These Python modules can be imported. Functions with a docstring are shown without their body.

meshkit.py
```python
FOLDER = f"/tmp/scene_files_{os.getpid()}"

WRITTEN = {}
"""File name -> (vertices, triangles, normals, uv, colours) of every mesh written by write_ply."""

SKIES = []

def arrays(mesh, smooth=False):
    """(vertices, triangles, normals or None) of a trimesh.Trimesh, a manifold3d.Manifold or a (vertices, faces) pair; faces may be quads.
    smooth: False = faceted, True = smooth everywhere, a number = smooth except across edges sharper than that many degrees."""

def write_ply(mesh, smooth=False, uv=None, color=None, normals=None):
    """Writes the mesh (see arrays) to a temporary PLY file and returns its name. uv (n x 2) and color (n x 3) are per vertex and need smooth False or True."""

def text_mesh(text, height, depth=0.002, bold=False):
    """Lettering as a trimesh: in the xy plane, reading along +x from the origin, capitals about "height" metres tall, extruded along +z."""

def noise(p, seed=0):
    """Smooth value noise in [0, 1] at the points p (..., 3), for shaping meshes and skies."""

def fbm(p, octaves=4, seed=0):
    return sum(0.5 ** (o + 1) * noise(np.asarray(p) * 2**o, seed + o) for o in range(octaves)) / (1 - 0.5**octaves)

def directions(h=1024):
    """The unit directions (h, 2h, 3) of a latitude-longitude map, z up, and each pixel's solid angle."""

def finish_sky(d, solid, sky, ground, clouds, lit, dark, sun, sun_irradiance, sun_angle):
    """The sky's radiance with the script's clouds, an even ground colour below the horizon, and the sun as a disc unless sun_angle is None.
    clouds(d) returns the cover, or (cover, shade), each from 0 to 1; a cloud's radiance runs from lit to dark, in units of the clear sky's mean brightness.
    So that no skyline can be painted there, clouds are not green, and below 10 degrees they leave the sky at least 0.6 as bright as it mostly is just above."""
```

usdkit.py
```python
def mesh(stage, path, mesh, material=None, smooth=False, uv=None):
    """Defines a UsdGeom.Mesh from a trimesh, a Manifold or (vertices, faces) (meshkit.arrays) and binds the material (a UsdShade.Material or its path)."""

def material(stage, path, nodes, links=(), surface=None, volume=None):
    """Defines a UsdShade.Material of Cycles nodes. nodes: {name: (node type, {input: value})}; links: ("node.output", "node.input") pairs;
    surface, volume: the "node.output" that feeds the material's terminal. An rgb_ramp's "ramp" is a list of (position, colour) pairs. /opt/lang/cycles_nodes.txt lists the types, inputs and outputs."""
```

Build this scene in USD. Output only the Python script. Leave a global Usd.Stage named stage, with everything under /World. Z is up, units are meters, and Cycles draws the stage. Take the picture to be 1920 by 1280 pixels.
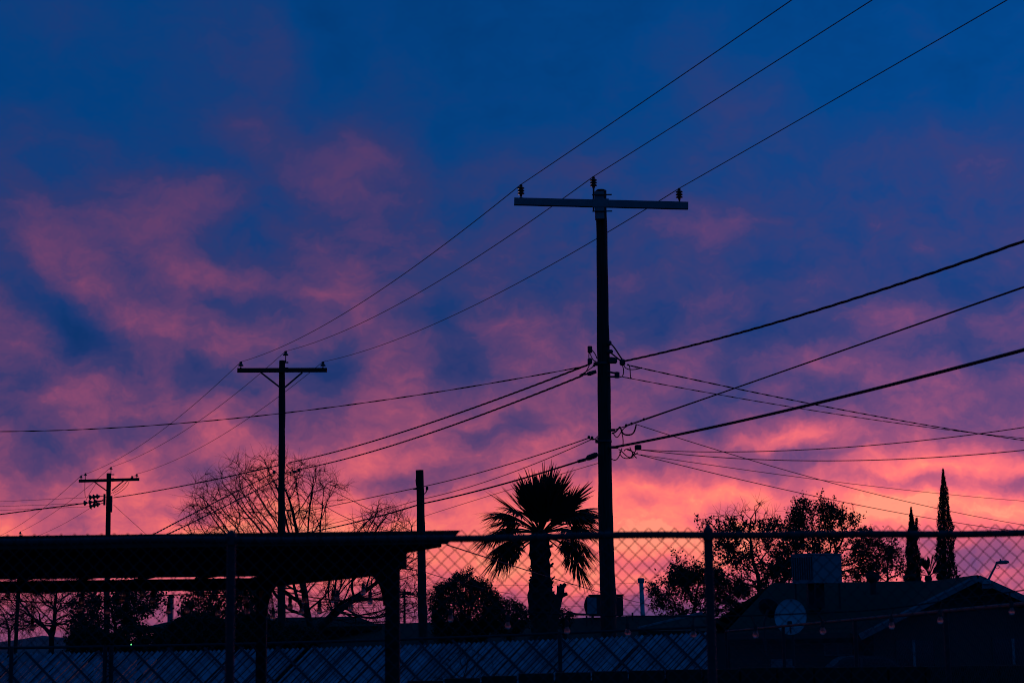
import math, random
import numpy as np, trimesh, usdkit
from pxr import Usd, UsdGeom, UsdLux, UsdShade, Sdf, Gf, Vt
from scipy.spatial import cKDTree
from shapely.geometry import Polygon

stage = Usd.Stage.CreateInMemory()
UsdGeom.SetStageUpAxis(stage, "Z")
UsdGeom.SetStageMetersPerUnit(stage, 1.0)
stage.SetDefaultPrim(UsdGeom.Xform.Define(stage, "/World").GetPrim())
UsdGeom.Scope.Define(stage, "/World/Looks")

# ------------------------------------------------------------------ camera
EYE, FPX = 1.6, 3400.0                       # eye height; focal length in pixels of a 1920 wide picture
PITCH, ROLL = math.atan(585 / FPX), math.radians(0.7)
cam = UsdGeom.Camera.Define(stage, "/World/camera")
cam.CreateHorizontalApertureAttr(36.0)
cam.CreateFocalLengthAttr(36.0 * FPX / 1920)
cam.CreateFStopAttr(4.0)
cam.CreateFocusDistanceAttr(42.0)
cam.CreateClippingRangeAttr(Gf.Vec2f(0.1, 50000))
cam.CreateExposureAttr(0.0)
fw = np.array([0, math.cos(PITCH), math.sin(PITCH)])
r0 = np.array([1.0, 0, 0]); u0 = np.cross(r0, fw)
RT = math.cos(ROLL) * r0 - math.sin(ROLL) * u0        # camera rolled clockwise
UP = np.cross(RT, fw)
_m = np.eye(4); _m[0, :3] = RT; _m[1, :3] = UP; _m[2, :3] = -fw; _m[3, :3] = (0, 0, EYE)
cam.AddTransformOp().Set(Gf.Matrix4d(_m.tolist()))
CAM = np.array([0, 0, EYE])


def ray(px, py):
    return fw + RT * (px - 960) / FPX - UP * (py - 640) / FPX


def at(px, py, Y):
    """The point that lies Y metres in front (along the ground) in the direction of a pixel of the photograph."""
    r = ray(px, py)
    return CAM + r * (Y / r[1])


def pix(p):
    d = np.asarray(p, float) - CAM
    k = FPX / (d @ fw)
    return np.array([960 + (d @ RT) * k, 640 - (d @ UP) * k])


def lin(c):
    c = np.asarray(c, float) / 255
    return np.where(c <= 0.04045, c / 12.92, ((c + 0.055) / 1.055) ** 2.4)


# ------------------------------------------------------------------ sky and sun
SUN_EL, SUN_AZ = math.radians(0.6), math.radians(-2.0)
STRENGTH = 0.1
# banks of cloud: (x, y, half width, half height, tilt in degrees, how much more (or less) of the sunset they catch); x, y name a direction
BANKS = """
120 20 90 40 0 .14|420 60 90 110 0 .15|510 70 45 60 0 .2|575 30 45 35 0 -.14|625 115 50 55 0 -.14|590 180 45 35 0 -.1|450 240 55 40 20 .22|595 305 120 55 -8 .20
345 310 45 32 15 -.22|465 325 55 28 25 -.22|520 370 32 24 0 -.14|110 320 40 32 0 -.12|285 390 120 45 0 .22|390 380 80 35 0 .12|70 415 80 45 0 .16|40 215 60 40 0 .14
130 150 150 60 0 -.08|680 265 60 90 0 .22|745 275 45 50 0 .12|842 290 42 45 0 -.16|860 402 36 26 0 -.2|720 400 80 50 0 .15|960 315 110 45 0 .1|1085 325 75 60 0 .14
1165 170 30 26 0 .08|1300 60 55 60 0 .12|1370 185 110 65 35 .24|1470 170 36 40 0 .08|1675 310 120 55 -10 .17|1855 290 110 48 0 .19|1560 325 40 26 0 .1|1300 310 45 40 0 .1
1320 420 100 40 10 .2|75 475 85 45 30 .15|170 550 95 45 32 .26|300 605 95 45 15 .28|385 615 45 32 0 .12|480 640 48 34 0 .2|420 662 36 24 0 .16|480 530 40 24 0 .14
575 547 95 24 5 .2|390 520 80 32 0 .15|430 425 65 40 0 -.3|78 580 60 32 38 -.36|135 630 50 38 30 -.36|205 655 60 26 0 -.16|40 712 60 36 0 -.2|440 572 60 24 10 -.2
512 566 60 24 0 -.15|270 682 50 26 0 -.15|360 697 42 22 0 -.2|215 702 40 18 0 -.12|440 725 60 28 0 -.26|622 705 50 36 0 -.26|5 790 40 30 0 -.16|240 815 45 22 0 -.2
10 662 60 36 20 .22|135 727 62 46 0 .3|172 738 28 30 0 .14|60 765 60 28 0 .1|240 730 38 24 0 .14|320 730 30 40 0 .12|420 812 42 36 -25 .28|470 765 70 32 -20 .15
560 785 26 55 0 .15|995 542 95 38 -10 -.25|820 600 60 48 0 -.3|882 682 55 60 0 -.26|660 692 50 38 0 -.26|1245 605 60 38 0 -.22|1130 440 70 40 0 -.12|660 540 60 46 0 .25
725 562 60 46 0 .15|765 690 80 56 0 .26|700 775 80 50 0 .2|945 622 80 45 0 .2|980 460 60 60 0 .12|850 795 95 30 -22 .3|905 765 60 34 -15 .16|1050 800 70 44 0 .22
1040 720 80 50 0 .1|970 790 50 28 0 -.22|1150 700 50 40 0 .1|1080 725 40 24 0 -.1|1330 440 100 45 0 .1|1580 500 90 36 10 .15|1645 592 130 32 6 .24|1310 620 40 60 0 .15
1300 690 60 44 0 .26|1500 685 80 26 0 .15|1600 700 55 40 20 .26|1790 747 80 42 0 .2|1460 815 95 28 0 .32|1560 798 80 34 0 .24|1440 632 80 32 0 -.26|1470 500 60 36 0 -.16
1370 490 60 36 0 -.12|1560 730 60 26 0 -.22|1750 660 120 44 0 -.12|1380 712 80 34 0 -.1|1320 782 60 34 0 -.22|1740 520 150 40 0 -.2|60 855 65 38 0 -.22|105 838 50 30 0 -.12
50 935 60 30 0 -.1|400 872 50 26 0 -.22|345 962 44 18 0 -.2|235 880 75 55 0 .16|480 865 42 46 0 .16|545 862 80 36 0 .14|650 880 60 26 0 .1|760 862 100 32 -8 .18
730 915 65 22 0 -.24|805 893 60 20 0 -.18|870 815 50 30 0 -.2|840 955 60 34 0 .12|160 985 90 34 0 -.14|590 985 130 40 0 .12|1030 840 50 30 0 .1|1180 895 65 40 0 .14
1300 935 100 36 0 .14|1310 888 50 24 0 -.1|1200 930 42 20 0 -.18|1340 955 44 20 0 -.2|1500 955 60 26 0 -.12|1520 856 120 24 0 -.24|1680 866 120 22 5 .18|1850 880 100 24 0 .18
1725 905 85 13 5 -.26|1895 900 60 18 0 -.26|1660 940 120 26 5 .12|1850 952 100 22 0 .12|1200 1040 65 18 0 -.24|1120 1060 160 40 0 .08|1850 1040 150 42 0 -.4|1660 1010 80 24 0 -.1
1180 1140 180 40 0 -.2|850 1070 60 26 0 -.14|640 1110 120 30 0 .02|60 1150 120 40 0 -.02|80 930 130 70 0 -.1|200 390 320 130 15 .12|330 420 460 190 8 .09|560 270 220 120 -10 .12|430 80 230 130 0 .12|850 430 260 110 0 .08|1350 170 170 130 30 .06|1560 908 150 13 3 -.16|1330 968 110 14 0 -.14|1440 884 120 13 0 -.12|1800 925 120 11 4 -.1|700 962 90 14 -6 -.12|480 925 60 16 0 -.1|1500 900 330 30 3 .12|60 60 130 80 0 .08|1400 935 280 60 0 .12|1130 1040 200 70 0 .08|1250 860 60 20 0 -.12|1130 850 40 30 0 -.12|1020 905 60 26 0 .1
"""
N, L = {}, []


def node(name, kind, **kw):
    N[name] = (kind, kw)
    return name


node("tc", "texture_coordinate")
DIRS = "tc.generated"
# the edges of the banks are torn by noise
node("na", "noise_texture", scale=9.0, detail=3.0, roughness=0.55); L.append((DIRS, "na.vector"))
node("nb", "noise_texture", scale=34.0, detail=4.0, roughness=0.6); L.append((DIRS, "nb.vector"))
node("wa", "vector_math", math_type="multiply_add", vector2=(0.030,) * 3, vector3=(-0.015,) * 3); L.append(("na.color", "wa.vector1"))
node("wb", "vector_math", math_type="multiply_add", vector2=(0.024,) * 3); L += [("nb.color", "wb.vector1"), ("wa.vector", "wb.vector3")]
node("wc", "vector_math", math_type="add", vector2=(-0.012,) * 3); L.append(("wb.vector", "wc.vector1"))
node("wd", "vector_math", math_type="add"); L += [(DIRS, "wd.vector1"), ("wc.vector", "wd.vector2")]
# the banks as a sum of products of curves along x (east-west) and z (height) of the direction
NX, NZ, X0, X1, Z0, Z1 = 256, 256, -0.40, 0.40, -0.03, 0.45
gx, gz = np.meshgrid(np.linspace(X0, X1, NX), np.linspace(Z0, Z1, NZ), indexing="ij")
field = np.zeros((NX, NZ))
for b in (x for row in BANKS.strip().splitlines() for x in row.split("|")):
    bx, by, rx, ry, ang, amp = map(float, b.split())
    c, t = ray(bx, by), math.radians(ang)
    c /= np.linalg.norm(c)
    ex, ez = (gx - c[0]) * FPX, (gz - c[2]) * FPX
    ex, ez = (ex * math.cos(t) - ez * math.sin(t)) / rx, (ex * math.sin(t) + ez * math.cos(t)) / ry
    field += (0.66 if by < 400 and amp > 0 else 0.46 if by < 800 and amp > 0 else 0.6 if by < 800 else 0.85 if amp < 0 else 0.66) * amp * np.exp(-0.85 * (ex ** 2 + ez ** 2))
field *= np.clip((0.40 - np.abs(gx)) / 0.05, 0, 1) * np.clip((Z1 - gz) / 0.03, 0, 1)
U, S, W = np.linalg.svd(field, full_matrices=False)
acc, RANKS = None, 8                                       # three products to each pair of colour ramps
node("sx", "separate_xyz"); L.append(("wd.vector", "sx.vector"))
node("ux", "map_range", range_type="linear", from_min=X0, from_max=X1, clamp=True); L.append(("sx.x", "ux.value"))
node("uz", "map_range", range_type="linear", from_min=Z0, from_max=Z1, clamp=True); L.append(("sx.z", "uz.value"))
for i in range(RANKS):
    k = slice(3 * i, 3 * i + 3)
    for ax, cur in (("x", U[:, k] * S[k]), ("z", W[k].T)):
        node(f"{ax}{i}", "rgb_ramp", ramp=[(j / 255, tuple(v)) for j, v in enumerate(cur)]); L.append((f"u{ax}.result", f"{ax}{i}.fac"))
    node(f"d{i}", "vector_math", math_type="dot_product"); L += [(f"x{i}.color", f"d{i}.vector1"), (f"z{i}.color", f"d{i}.vector2")]
    if acc is None:
        acc = f"d{i}.value"
    else:
        node(f"a{i}", "math", math_type="add"); L += [(acc, f"a{i}.value1"), (f"d{i}.value", f"a{i}.value2")]
        acc = f"a{i}.value"
# how much of the sunset the deck catches: by elevation, fading towards the east
node("sep", "separate_xyz"); L.append(("wd.vector", "sep.vector"))
node("sep0", "separate_xyz"); L.append((DIRS, "sep0.vector"))
elev = lambda y: float(ray(960, y)[2] / np.linalg.norm(ray(960, y)))
stops = [(1235, .56), (1150, .64), (1080, .86), (1000, .93), (930, .80), (870, .64), (800, .485), (700, .39), (560, .35), (440, .28), (330, .18), (200, .09), (0, .06), (-200, .08)]
node("el", "rgb_ramp", ramp=[(0.0, (.8,) * 3)] + [(min(1, max(0, elev(y) / 0.5)), (p,) * 3) for y, p in stops] + [(1.0, (.04,) * 3)])
node("el2", "math", math_type="multiply", value2=2.0); L += [("sep.z", "el2.value1"), ("el2.value", "el.fac")]
node("west", "map_range", range_type="smoothstep", from_min=-0.1, from_max=0.85, to_min=0.0, to_max=1.0); L.append(("sep0.y", "west.value"))
node("base", "math", math_type="multiply"); L += [("el.color", "base.value1"), ("west.result", "base.value2")]
# finer billows
node("stretch", "mapping", mapping_type="point", scale=(1, 1, 1.7)); L.append(("wd.vector", "stretch.vector"))
node("nc", "noise_texture", scale=20.0, detail=7.0, roughness=0.64); L.append(("stretch.vector", "nc.vector"))
node("ncs", "math", math_type="multiply_add", value2=0.60); 
node("nd", "noise_texture", scale=46.0, detail=4.0, roughness=0.6, distortion=0.3); L.append(("stretch.vector", "nd.vector"))
node("nds", "math", math_type="multiply_add", value2=0.24, value3=-0.12); L.append(("nd.fac", "nds.value1"))
L += [("nc.fac", "ncs.value1"), ("nds.value", "ncs.value3")]
node("ncs2", "math", math_type="subtract", value2=0.30); L.append(("ncs.value", "ncs2.value1"))
node("nw", "math", math_type="multiply"); node("nh", "map_range", range_type="smoothstep", from_min=elev(520), from_max=elev(200), to_min=1.0, to_max=0.5); L.append(("sep0.z", "nh.value"))
node("nwh", "math", math_type="multiply"); L += [("nh.result", "nwh.value1"), ("west.result", "nwh.value2")]
L += [("ncs2.value", "nw.value1"), ("nwh.value", "nw.value2")]
node("p1", "math", math_type="add"); L += [("base.value", "p1.value1"), (acc, "p1.value2")]
node("p2", "math", math_type="add"); L += [("p1.value", "p2.value1"), ("nw.value", "p2.value2")]
K = 1 / STRENGTH
ramp = lambda st: [(p, tuple(K * lin(c))) for p, c in st]
node("low", "rgb_ramp", ramp=ramp([(0, (8, 48, 104)), (.18, (30, 52, 110)), (.34, (58, 58, 112)), (.48, (96, 64, 112)), (.62, (142, 74, 113)), (.76, (198, 90, 114)), (.88, (240, 108, 113)), (.97, (255, 128, 112)), (1, (255, 142, 118))]))
node("high", "rgb_ramp", ramp=ramp([(0, (0, 58, 119)), (.1, (0, 63, 127)), (.22, (20, 60, 122)), (.36, (46, 57, 114)), (.56, (92, 62, 110)), (.8, (140, 72, 108)), (1, (190, 90, 110))]))
L += [("p2.value", "low.fac"), ("p2.value", "high.fac")]
node("hm", "map_range", range_type="smoothstep", from_min=elev(760), from_max=elev(330)); L.append(("sep0.z", "hm.value"))
node("deck", "mix_color", blend_type="mix"); L += [("hm.result", "deck.fac"), ("low.color", "deck.a"), ("high.color", "deck.b")]
# the blue is a little brighter towards the right, and darkens to the east behind the camera
node("rt", "map_range", range_type="smoothstep", from_min=-0.10, from_max=0.30, to_min=1.0, to_max=1.26); L.append(("sep0.x", "rt.value"))
node("ea", "map_range", range_type="smoothstep", from_min=-0.6, from_max=0.8, to_min=0.85, to_max=1.0); L.append(("sep0.y", "ea.value"))
node("rtea", "math", math_type="multiply"); L += [("rt.result", "rtea.value1"), ("ea.result", "rtea.value2")]
node("deck2", "vector_math", math_type="scale"); L += [("deck.result", "deck2.vector1"), ("rtea.value", "deck2.scale")]
node("sky", "sky_texture", sky_type="single_scattering", sun_disc=False, sun_elevation=SUN_EL, sun_rotation=SUN_AZ)
node("cover", "mix_color", blend_type="mix", fac=0.995); L += [("sky.color", "cover.a"), ("deck2.vector", "cover.b")]
node("bg", "background_shader", strength=STRENGTH); L.append(("cover.result", "bg.color"))
sky_mat = usdkit.material(stage, "/World/Looks/sky", N, L, surface="bg.background")
dome = UsdLux.DomeLight.Define(stage, "/World/sky")
UsdShade.MaterialBindingAPI.Apply(dome.GetPrim()).Bind(sky_mat)
dome.GetPrim().SetCustomDataByKey("kind", "structure")
sun = UsdLux.DistantLight.Define(stage, "/World/sun")       # already at the hills' edge, and spent
sun.CreateNormalizeAttr(True)
sun.CreateIntensityAttr(0.02)
sun.CreateAngleAttr(2.0)
sun.CreateColorAttr(Gf.Vec3f(1.0, 0.55, 0.4))
_d = np.array([math.sin(SUN_AZ) * math.cos(SUN_EL), math.cos(SUN_AZ) * math.cos(SUN_EL), math.sin(SUN_EL)])
_x = np.cross([0, 0, 1.0], _d); _x /= np.linalg.norm(_x)
_m = np.eye(4); _m[0, :3] = _x; _m[1, :3] = np.cross(_d, _x); _m[2, :3] = _d
sun.AddTransformOp().Set(Gf.Matrix4d(_m.tolist()))

# ------------------------------------------------------------------ materials
def plain(name, color, rough=0.8, vary=0.25, scale=6.0, bump=0.0, metallic=0.0, spec=0.3, stretch=(1, 1, 1)):
    n = {"tc": ("texture_coordinate", {}), "mp": ("mapping", {"scale": stretch}), "n": ("noise_texture", {"scale": scale, "detail": 4.0, "roughness": 0.6}),
         "r": ("rgb_ramp", {"ramp": [(0.25, tuple(np.array(color) * (1 - vary))), (0.75, tuple(np.array(color) * (1 + vary)))]}),
         "p": ("principled_bsdf", {"roughness": rough, "metallic": metallic, "specular_ior_level": spec})}
    l = [("tc.object", "mp.vector"), ("mp.vector", "n.vector"), ("n.fac", "r.fac"), ("r.color", "p.base_color")]
    if bump:
        n["b"] = ("bump", {"strength": 0.6, "distance": bump}); l += [("n.fac", "b.height"), ("b.normal", "p.normal")]
    return usdkit.material(stage, "/World/Looks/" + name, n, l, surface="p.BSDF")


M = {}
M["pole_wood"] = plain("pole_wood", (.045, .032, .024), .9, .5, 9, .01, stretch=(4, 4, .35), spec=.15)
M["deck_wood"] = plain("deck_wood", (.035, .026, .022), .9, .4, 8, .006, stretch=(1, 1, 1), spec=.1)
M["grey_steel"] = plain("grey_steel", (.16, .17, .18), .6, .15, 5)
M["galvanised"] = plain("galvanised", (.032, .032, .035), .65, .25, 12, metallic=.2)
M["rusty_wire"] = plain("rusty_wire", (.07, .06, .055), .7, .3, 20, metallic=.3)
M["porcelain"] = plain("porcelain", (.05, .03, .025), .35, .2, 4)
M["iron"] = plain("iron", (.04, .038, .036), .7, .3, 10)
M["cable"] = plain("cable", (.018, .017, .017), .75, .2, 5, spec=.15)
M["bare_cable"] = plain("bare_cable", (.05, .045, .042), .7, .2, 5, spec=.2)
M["bark"] = plain("bark", (.045, .032, .026), .95, .4, 10, .008, spec=.1)
M["stucco"] = plain("stucco", (.075, .062, .056), .95, .15, 25, .004, spec=.1)
M["shingle"] = plain("shingle", (.085, .030, .018), .95, .35, 14, .01, stretch=(.6, 4, 4), spec=.1)
M["white_trim"] = plain("white_trim", (.15, .155, .165), .6, .12, 7)
M["white_paint"] = plain("white_paint", (.24, .245, .25), .5, .08, 5)
M["cooler_metal"] = plain("cooler_metal", (.17, .185, .2), .6, .2, 4)
M["dish_grey"] = plain("dish_grey", (.38, .40, .42), .55, .08, 3)
M["dark_metal"] = plain("dark_metal", (.022, .022, .024), .7, .25, 6)
M["slat_plastic"] = plain("slat_plastic", (.37, .43, .51), .6, .25, 3.0)
M["slat_worn"] = plain("slat_worn", (.26, .30, .36), .7, .35, 2.0)
M["slat_pale"] = plain("slat_pale", (.40, .45, .51), .55, .2, 4.0)
M["block"] = plain("block", (.04, .026, .02), .95, .25, 8, .006, spec=.1)
M["car_paint"] = plain("car_paint", (.05, .045, .05), .25, .05, 2, spec=.5)
M["rubber"] = plain("rubber", (.02, .02, .02), .8, .2, 5)
M["glass_dark"] = plain("glass_dark", (.02, .022, .025), .08, .05, 2, spec=.5)
M["soil"] = plain("soil", (.07, .055, .042), 1.0, .35, 1.5, .02, spec=.05)
M["hill"] = plain("hill", (.10, .09, .09), 1.0, .3, .02, spec=.05)
M["lattice"] = plain("lattice", (.06, .065, .075), .7, .2, 6)
M["louvre"] = plain("louvre", (.03, .03, .032), .8, .2, 6)
M["bulb_glass"] = usdkit.material(stage, "/World/Looks/bulb_glass", {"p": ("principled_bsdf", {"base_color": (.30, .23, .21), "roughness": .4, "specular_ior_level": .12, "transmission_weight": .95, "ior": 1.45})}, surface="p.BSDF")
M["green_lamp"] = usdkit.material(stage, "/World/Looks/green_lamp", {"e": ("emission", {"color": (.15, 1.0, .25), "strength": 2.0})}, surface="e.emission")


def leafy(name, color, trans=0.3):
    n = {"g": ("geometry", {}), "r": ("rgb_ramp", {"ramp": [(0, tuple(np.array(color) * .6)), (1, tuple(np.array(color) * 1.5))]}), "d": ("principled_bsdf", {"roughness": .6, "specular_ior_level": .25}),
         "t": ("translucent_bsdf", {}), "m": ("mix_closure", {"fac": trans})}
    return usdkit.material(stage, "/World/Looks/" + name, n, [("g.random_per_island", "r.fac"), ("r.color", "d.base_color"), ("r.color", "t.color"), ("d.BSDF", "m.closure1"), ("t.BSDF", "m.closure2")], surface="m.closure")


M["leaf_dark"] = leafy("leaf_dark", (.045, .06, .03), .2)
M["leaf_olive"] = leafy("leaf_olive", (.055, .06, .03), .25)
M["leaf_palm"] = leafy("leaf_palm", (.05, .055, .03), .2)
M["leaf_cypress"] = leafy("leaf_cypress", (.03, .042, .025), .1)

# ------------------------------------------------------------------ prims: things, parts, names
USED = {}


def numbered(parent, name):
    key = f"{parent}/{name}"
    k = USED.get(key, -1) + 1
    USED[key] = k
    return key if k == 0 else f"{key}_{k:03d}"


def tag(prim, label=None, cat=None, group=None, kind=None):
    p = prim.GetPrim() if hasattr(prim, "GetPrim") else prim
    for k, v in (("label", label), ("category", cat), ("group", group), ("kind", kind)):
        if v:
            p.SetCustomDataByKey(k, v)
    return prim


def thing(name, label, cat, loc=(0, 0, 0), rz=0.0, group=None):
    x = UsdGeom.Xform.Define(stage, numbered("/World", name))
    x.AddTranslateOp().Set(Gf.Vec3d(*map(float, loc)))
    if rz:
        x.AddRotateZOp().Set(math.degrees(rz))
    LOC[str(x.GetPath())] = (np.array(loc, float), rz)
    return tag(x, label, cat, group)


LOC = {}


def part(parent, name, mesh, mat, smooth=False, label=None, kind=None, world=True):
    """One Mesh prim under a thing or a part. world: the mesh is in world coordinates and is moved into the thing's own frame."""
    path = str(parent.GetPath()) if parent is not None else "/World"
    v, f = mesh if isinstance(mesh, tuple) else (np.array(mesh.vertices), np.array(mesh.faces))
    v = np.asarray(v, float)
    top = "/".join(path.split("/")[:3])
    if world and top in LOC:
        loc, rz = LOC[top]
        v = v - loc
        if rz:
            c, s = math.cos(-rz), math.sin(-rz)
            v = v @ np.array([[c, s, 0], [-s, c, 0], [0, 0, 1]])
    m = usdkit.mesh(stage, numbered(path, name), (v, f), M[mat], smooth=smooth)
    return tag(m, label, None, None, kind)


def whole(name, mesh, mat, label, cat, smooth=False, group=None, kind=None):
    return tag(part(None, name, mesh, mat, smooth), label, cat, group, kind)


def copy_of(src, name, loc, rz, label, cat, group):
    x = UsdGeom.Xform.Define(stage, numbered("/World", name))
    x.GetPrim().GetReferences().AddInternalReference(src.GetPath())
    x.GetPrim().SetInstanceable(True)
    x.GetPrim().GetAttribute("xformOp:translate").Set(Gf.Vec3d(*map(float, loc)))
    return tag(x, label, cat, group)


# ------------------------------------------------------------------ shapes: (vertices, triangles) pairs
def join(*ms):
    vs, fs, n = [], [], 0
    for m in ms:
        v, f = m if isinstance(m, tuple) else (np.array(m.vertices), np.array(m.faces))
        if len(v):
            vs.append(v); fs.append(np.asarray(f) + n); n += len(v)
    return np.vstack(vs), np.vstack(fs)


def box(lo, hi, bev=0.0):
    lo, hi = np.minimum(lo, hi).astype(float), np.maximum(lo, hi).astype(float)
    if bev:
        c = (lo + hi) / 2
        h = (hi - lo) / 2
        p = []
        for s in np.ndindex(2, 2, 2):
            sg = np.array(s) * 2 - 1
            for k in range(3):
                q = h - bev; q[k] = h[k]
                p.append(c + sg * q)
        m = trimesh.convex.convex_hull(np.array(p))
        return np.array(m.vertices), np.array(m.faces)
    m = trimesh.creation.box(bounds=[lo, hi])
    return np.array(m.vertices), np.array(m.faces)


def bar(a, b, w, h, up=(0, 0, 1)):
    """A rectangular bar from a to b, w wide across and h high along up."""
    a, b, up = (np.asarray(x, float) for x in (a, b, up))
    t = (b - a) / np.linalg.norm(b - a)
    s = np.cross(t, up)
    if np.linalg.norm(s) < 1e-6:
        s = np.cross(t, [0, 1, 0])
    s /= np.linalg.norm(s); n = np.cross(s, t)
    v = np.array([p + s * i * w / 2 + n * j * h / 2 for p in (a, b) for i, j in ((-1, -1), (1, -1), (1, 1), (-1, 1))])
    f = np.array([[0, 2, 1], [0, 3, 2], [4, 5, 6], [4, 6, 7], [0, 1, 5], [0, 5, 4], [1, 2, 6], [1, 6, 5], [2, 3, 7], [2, 7, 6], [3, 0, 4], [3, 4, 7]])
    return v, f


def tube(pts, r, sides=6, caps=True):
    p = np.asarray(pts, float)
    r = np.broadcast_to(np.asarray(r, float), (len(p),))
    t = np.gradient(p, axis=0); t /= np.linalg.norm(t, axis=1, keepdims=True) + 1e-12
    ref = np.array([0, 0, 1.0]) if abs(t[:, 2]).mean() < .8 else np.array([1.0, 0, 0])
    a = np.cross(t, ref); a /= np.linalg.norm(a, axis=1, keepdims=True) + 1e-12
    b = np.cross(t, a)
    ang = np.arange(sides) * 2 * np.pi / sides
    v = (p[:, None] + r[:, None, None] * (np.cos(ang)[None, :, None] * a[:, None] + np.sin(ang)[None, :, None] * b[:, None])).reshape(-1, 3)
    i, j = np.meshgrid(np.arange(len(p) - 1), np.arange(sides), indexing="ij")
    i, j = i.ravel(), j.ravel(); k = (j + 1) % sides
    f = np.vstack([np.stack([i * sides + j, (i + 1) * sides + j, (i + 1) * sides + k], 1), np.stack([i * sides + j, (i + 1) * sides + k, i * sides + k], 1)])
    if caps:
        n = len(v); v = np.vstack([v, p[:1], p[-1:]])
        j = np.arange(sides); k = (j + 1) % sides; e = (len(p) - 1) * sides
        f = np.vstack([f, np.stack([np.full(sides, n), j, k], 1), np.stack([np.full(sides, n + 1), e + k, e + j], 1)])
    return v, f


def lathe(profile, at_=(0, 0, 0), sides=14, axis=None):
    """profile: (radius, height) pairs turned about z, or about axis."""
    pr = np.asarray(profile, float)
    ang = np.arange(sides) * 2 * np.pi / sides
    v = np.stack([pr[:, None, 0] * np.cos(ang), pr[:, None, 0] * np.sin(ang), np.broadcast_to(pr[:, None, 1], (len(pr), sides))], -1).reshape(-1, 3)
    i, j = np.meshgrid(np.arange(len(pr) - 1), np.arange(sides), indexing="ij"); i, j = i.ravel(), j.ravel(); k = (j + 1) % sides
    f = np.vstack([np.stack([i * sides + j, i * sides + k, (i + 1) * sides + k], 1), np.stack([i * sides + j, (i + 1) * sides + k, (i + 1) * sides + j], 1)])
    if axis is not None:
        z = np.asarray(axis, float) / np.linalg.norm(axis)
        x = np.cross([0, 1, 0] if abs(z[1]) < .9 else [1, 0, 0], z); x /= np.linalg.norm(x)
        v = v @ np.stack([x, np.cross(z, x), z])
    return v + np.asarray(at_, float), f


def sticks(P0, P1, R0, R1, sides=4):
    """Many tapered sticks at once."""
    t = P1 - P0; t = t / (np.linalg.norm(t, axis=1, keepdims=True) + 1e-12)
    ref = np.where(np.abs(t[:, 2:]) < .9, [0, 0, 1.0], [1.0, 0, 0])
    a = np.cross(t, ref); a /= np.linalg.norm(a, axis=1, keepdims=True) + 1e-12
    b = np.cross(t, a)
    ang = np.arange(sides) * 2 * np.pi / sides
    ring = np.cos(ang)[None, :, None] * a[:, None] + np.sin(ang)[None, :, None] * b[:, None]
    v = np.concatenate([P0[:, None] + ring * R0[:, None, None], P1[:, None] + ring * R1[:, None, None]], 1).reshape(-1, 3)
    j = np.arange(sides); k = (j + 1) % sides
    one = np.vstack([np.stack([j, sides + k, k], 1), np.stack([j, sides + j, sides + k], 1)])
    f = (one[None] + (np.arange(len(P0)) * 2 * sides)[:, None, None]).reshape(-1, 3)
    return v, f


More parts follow.
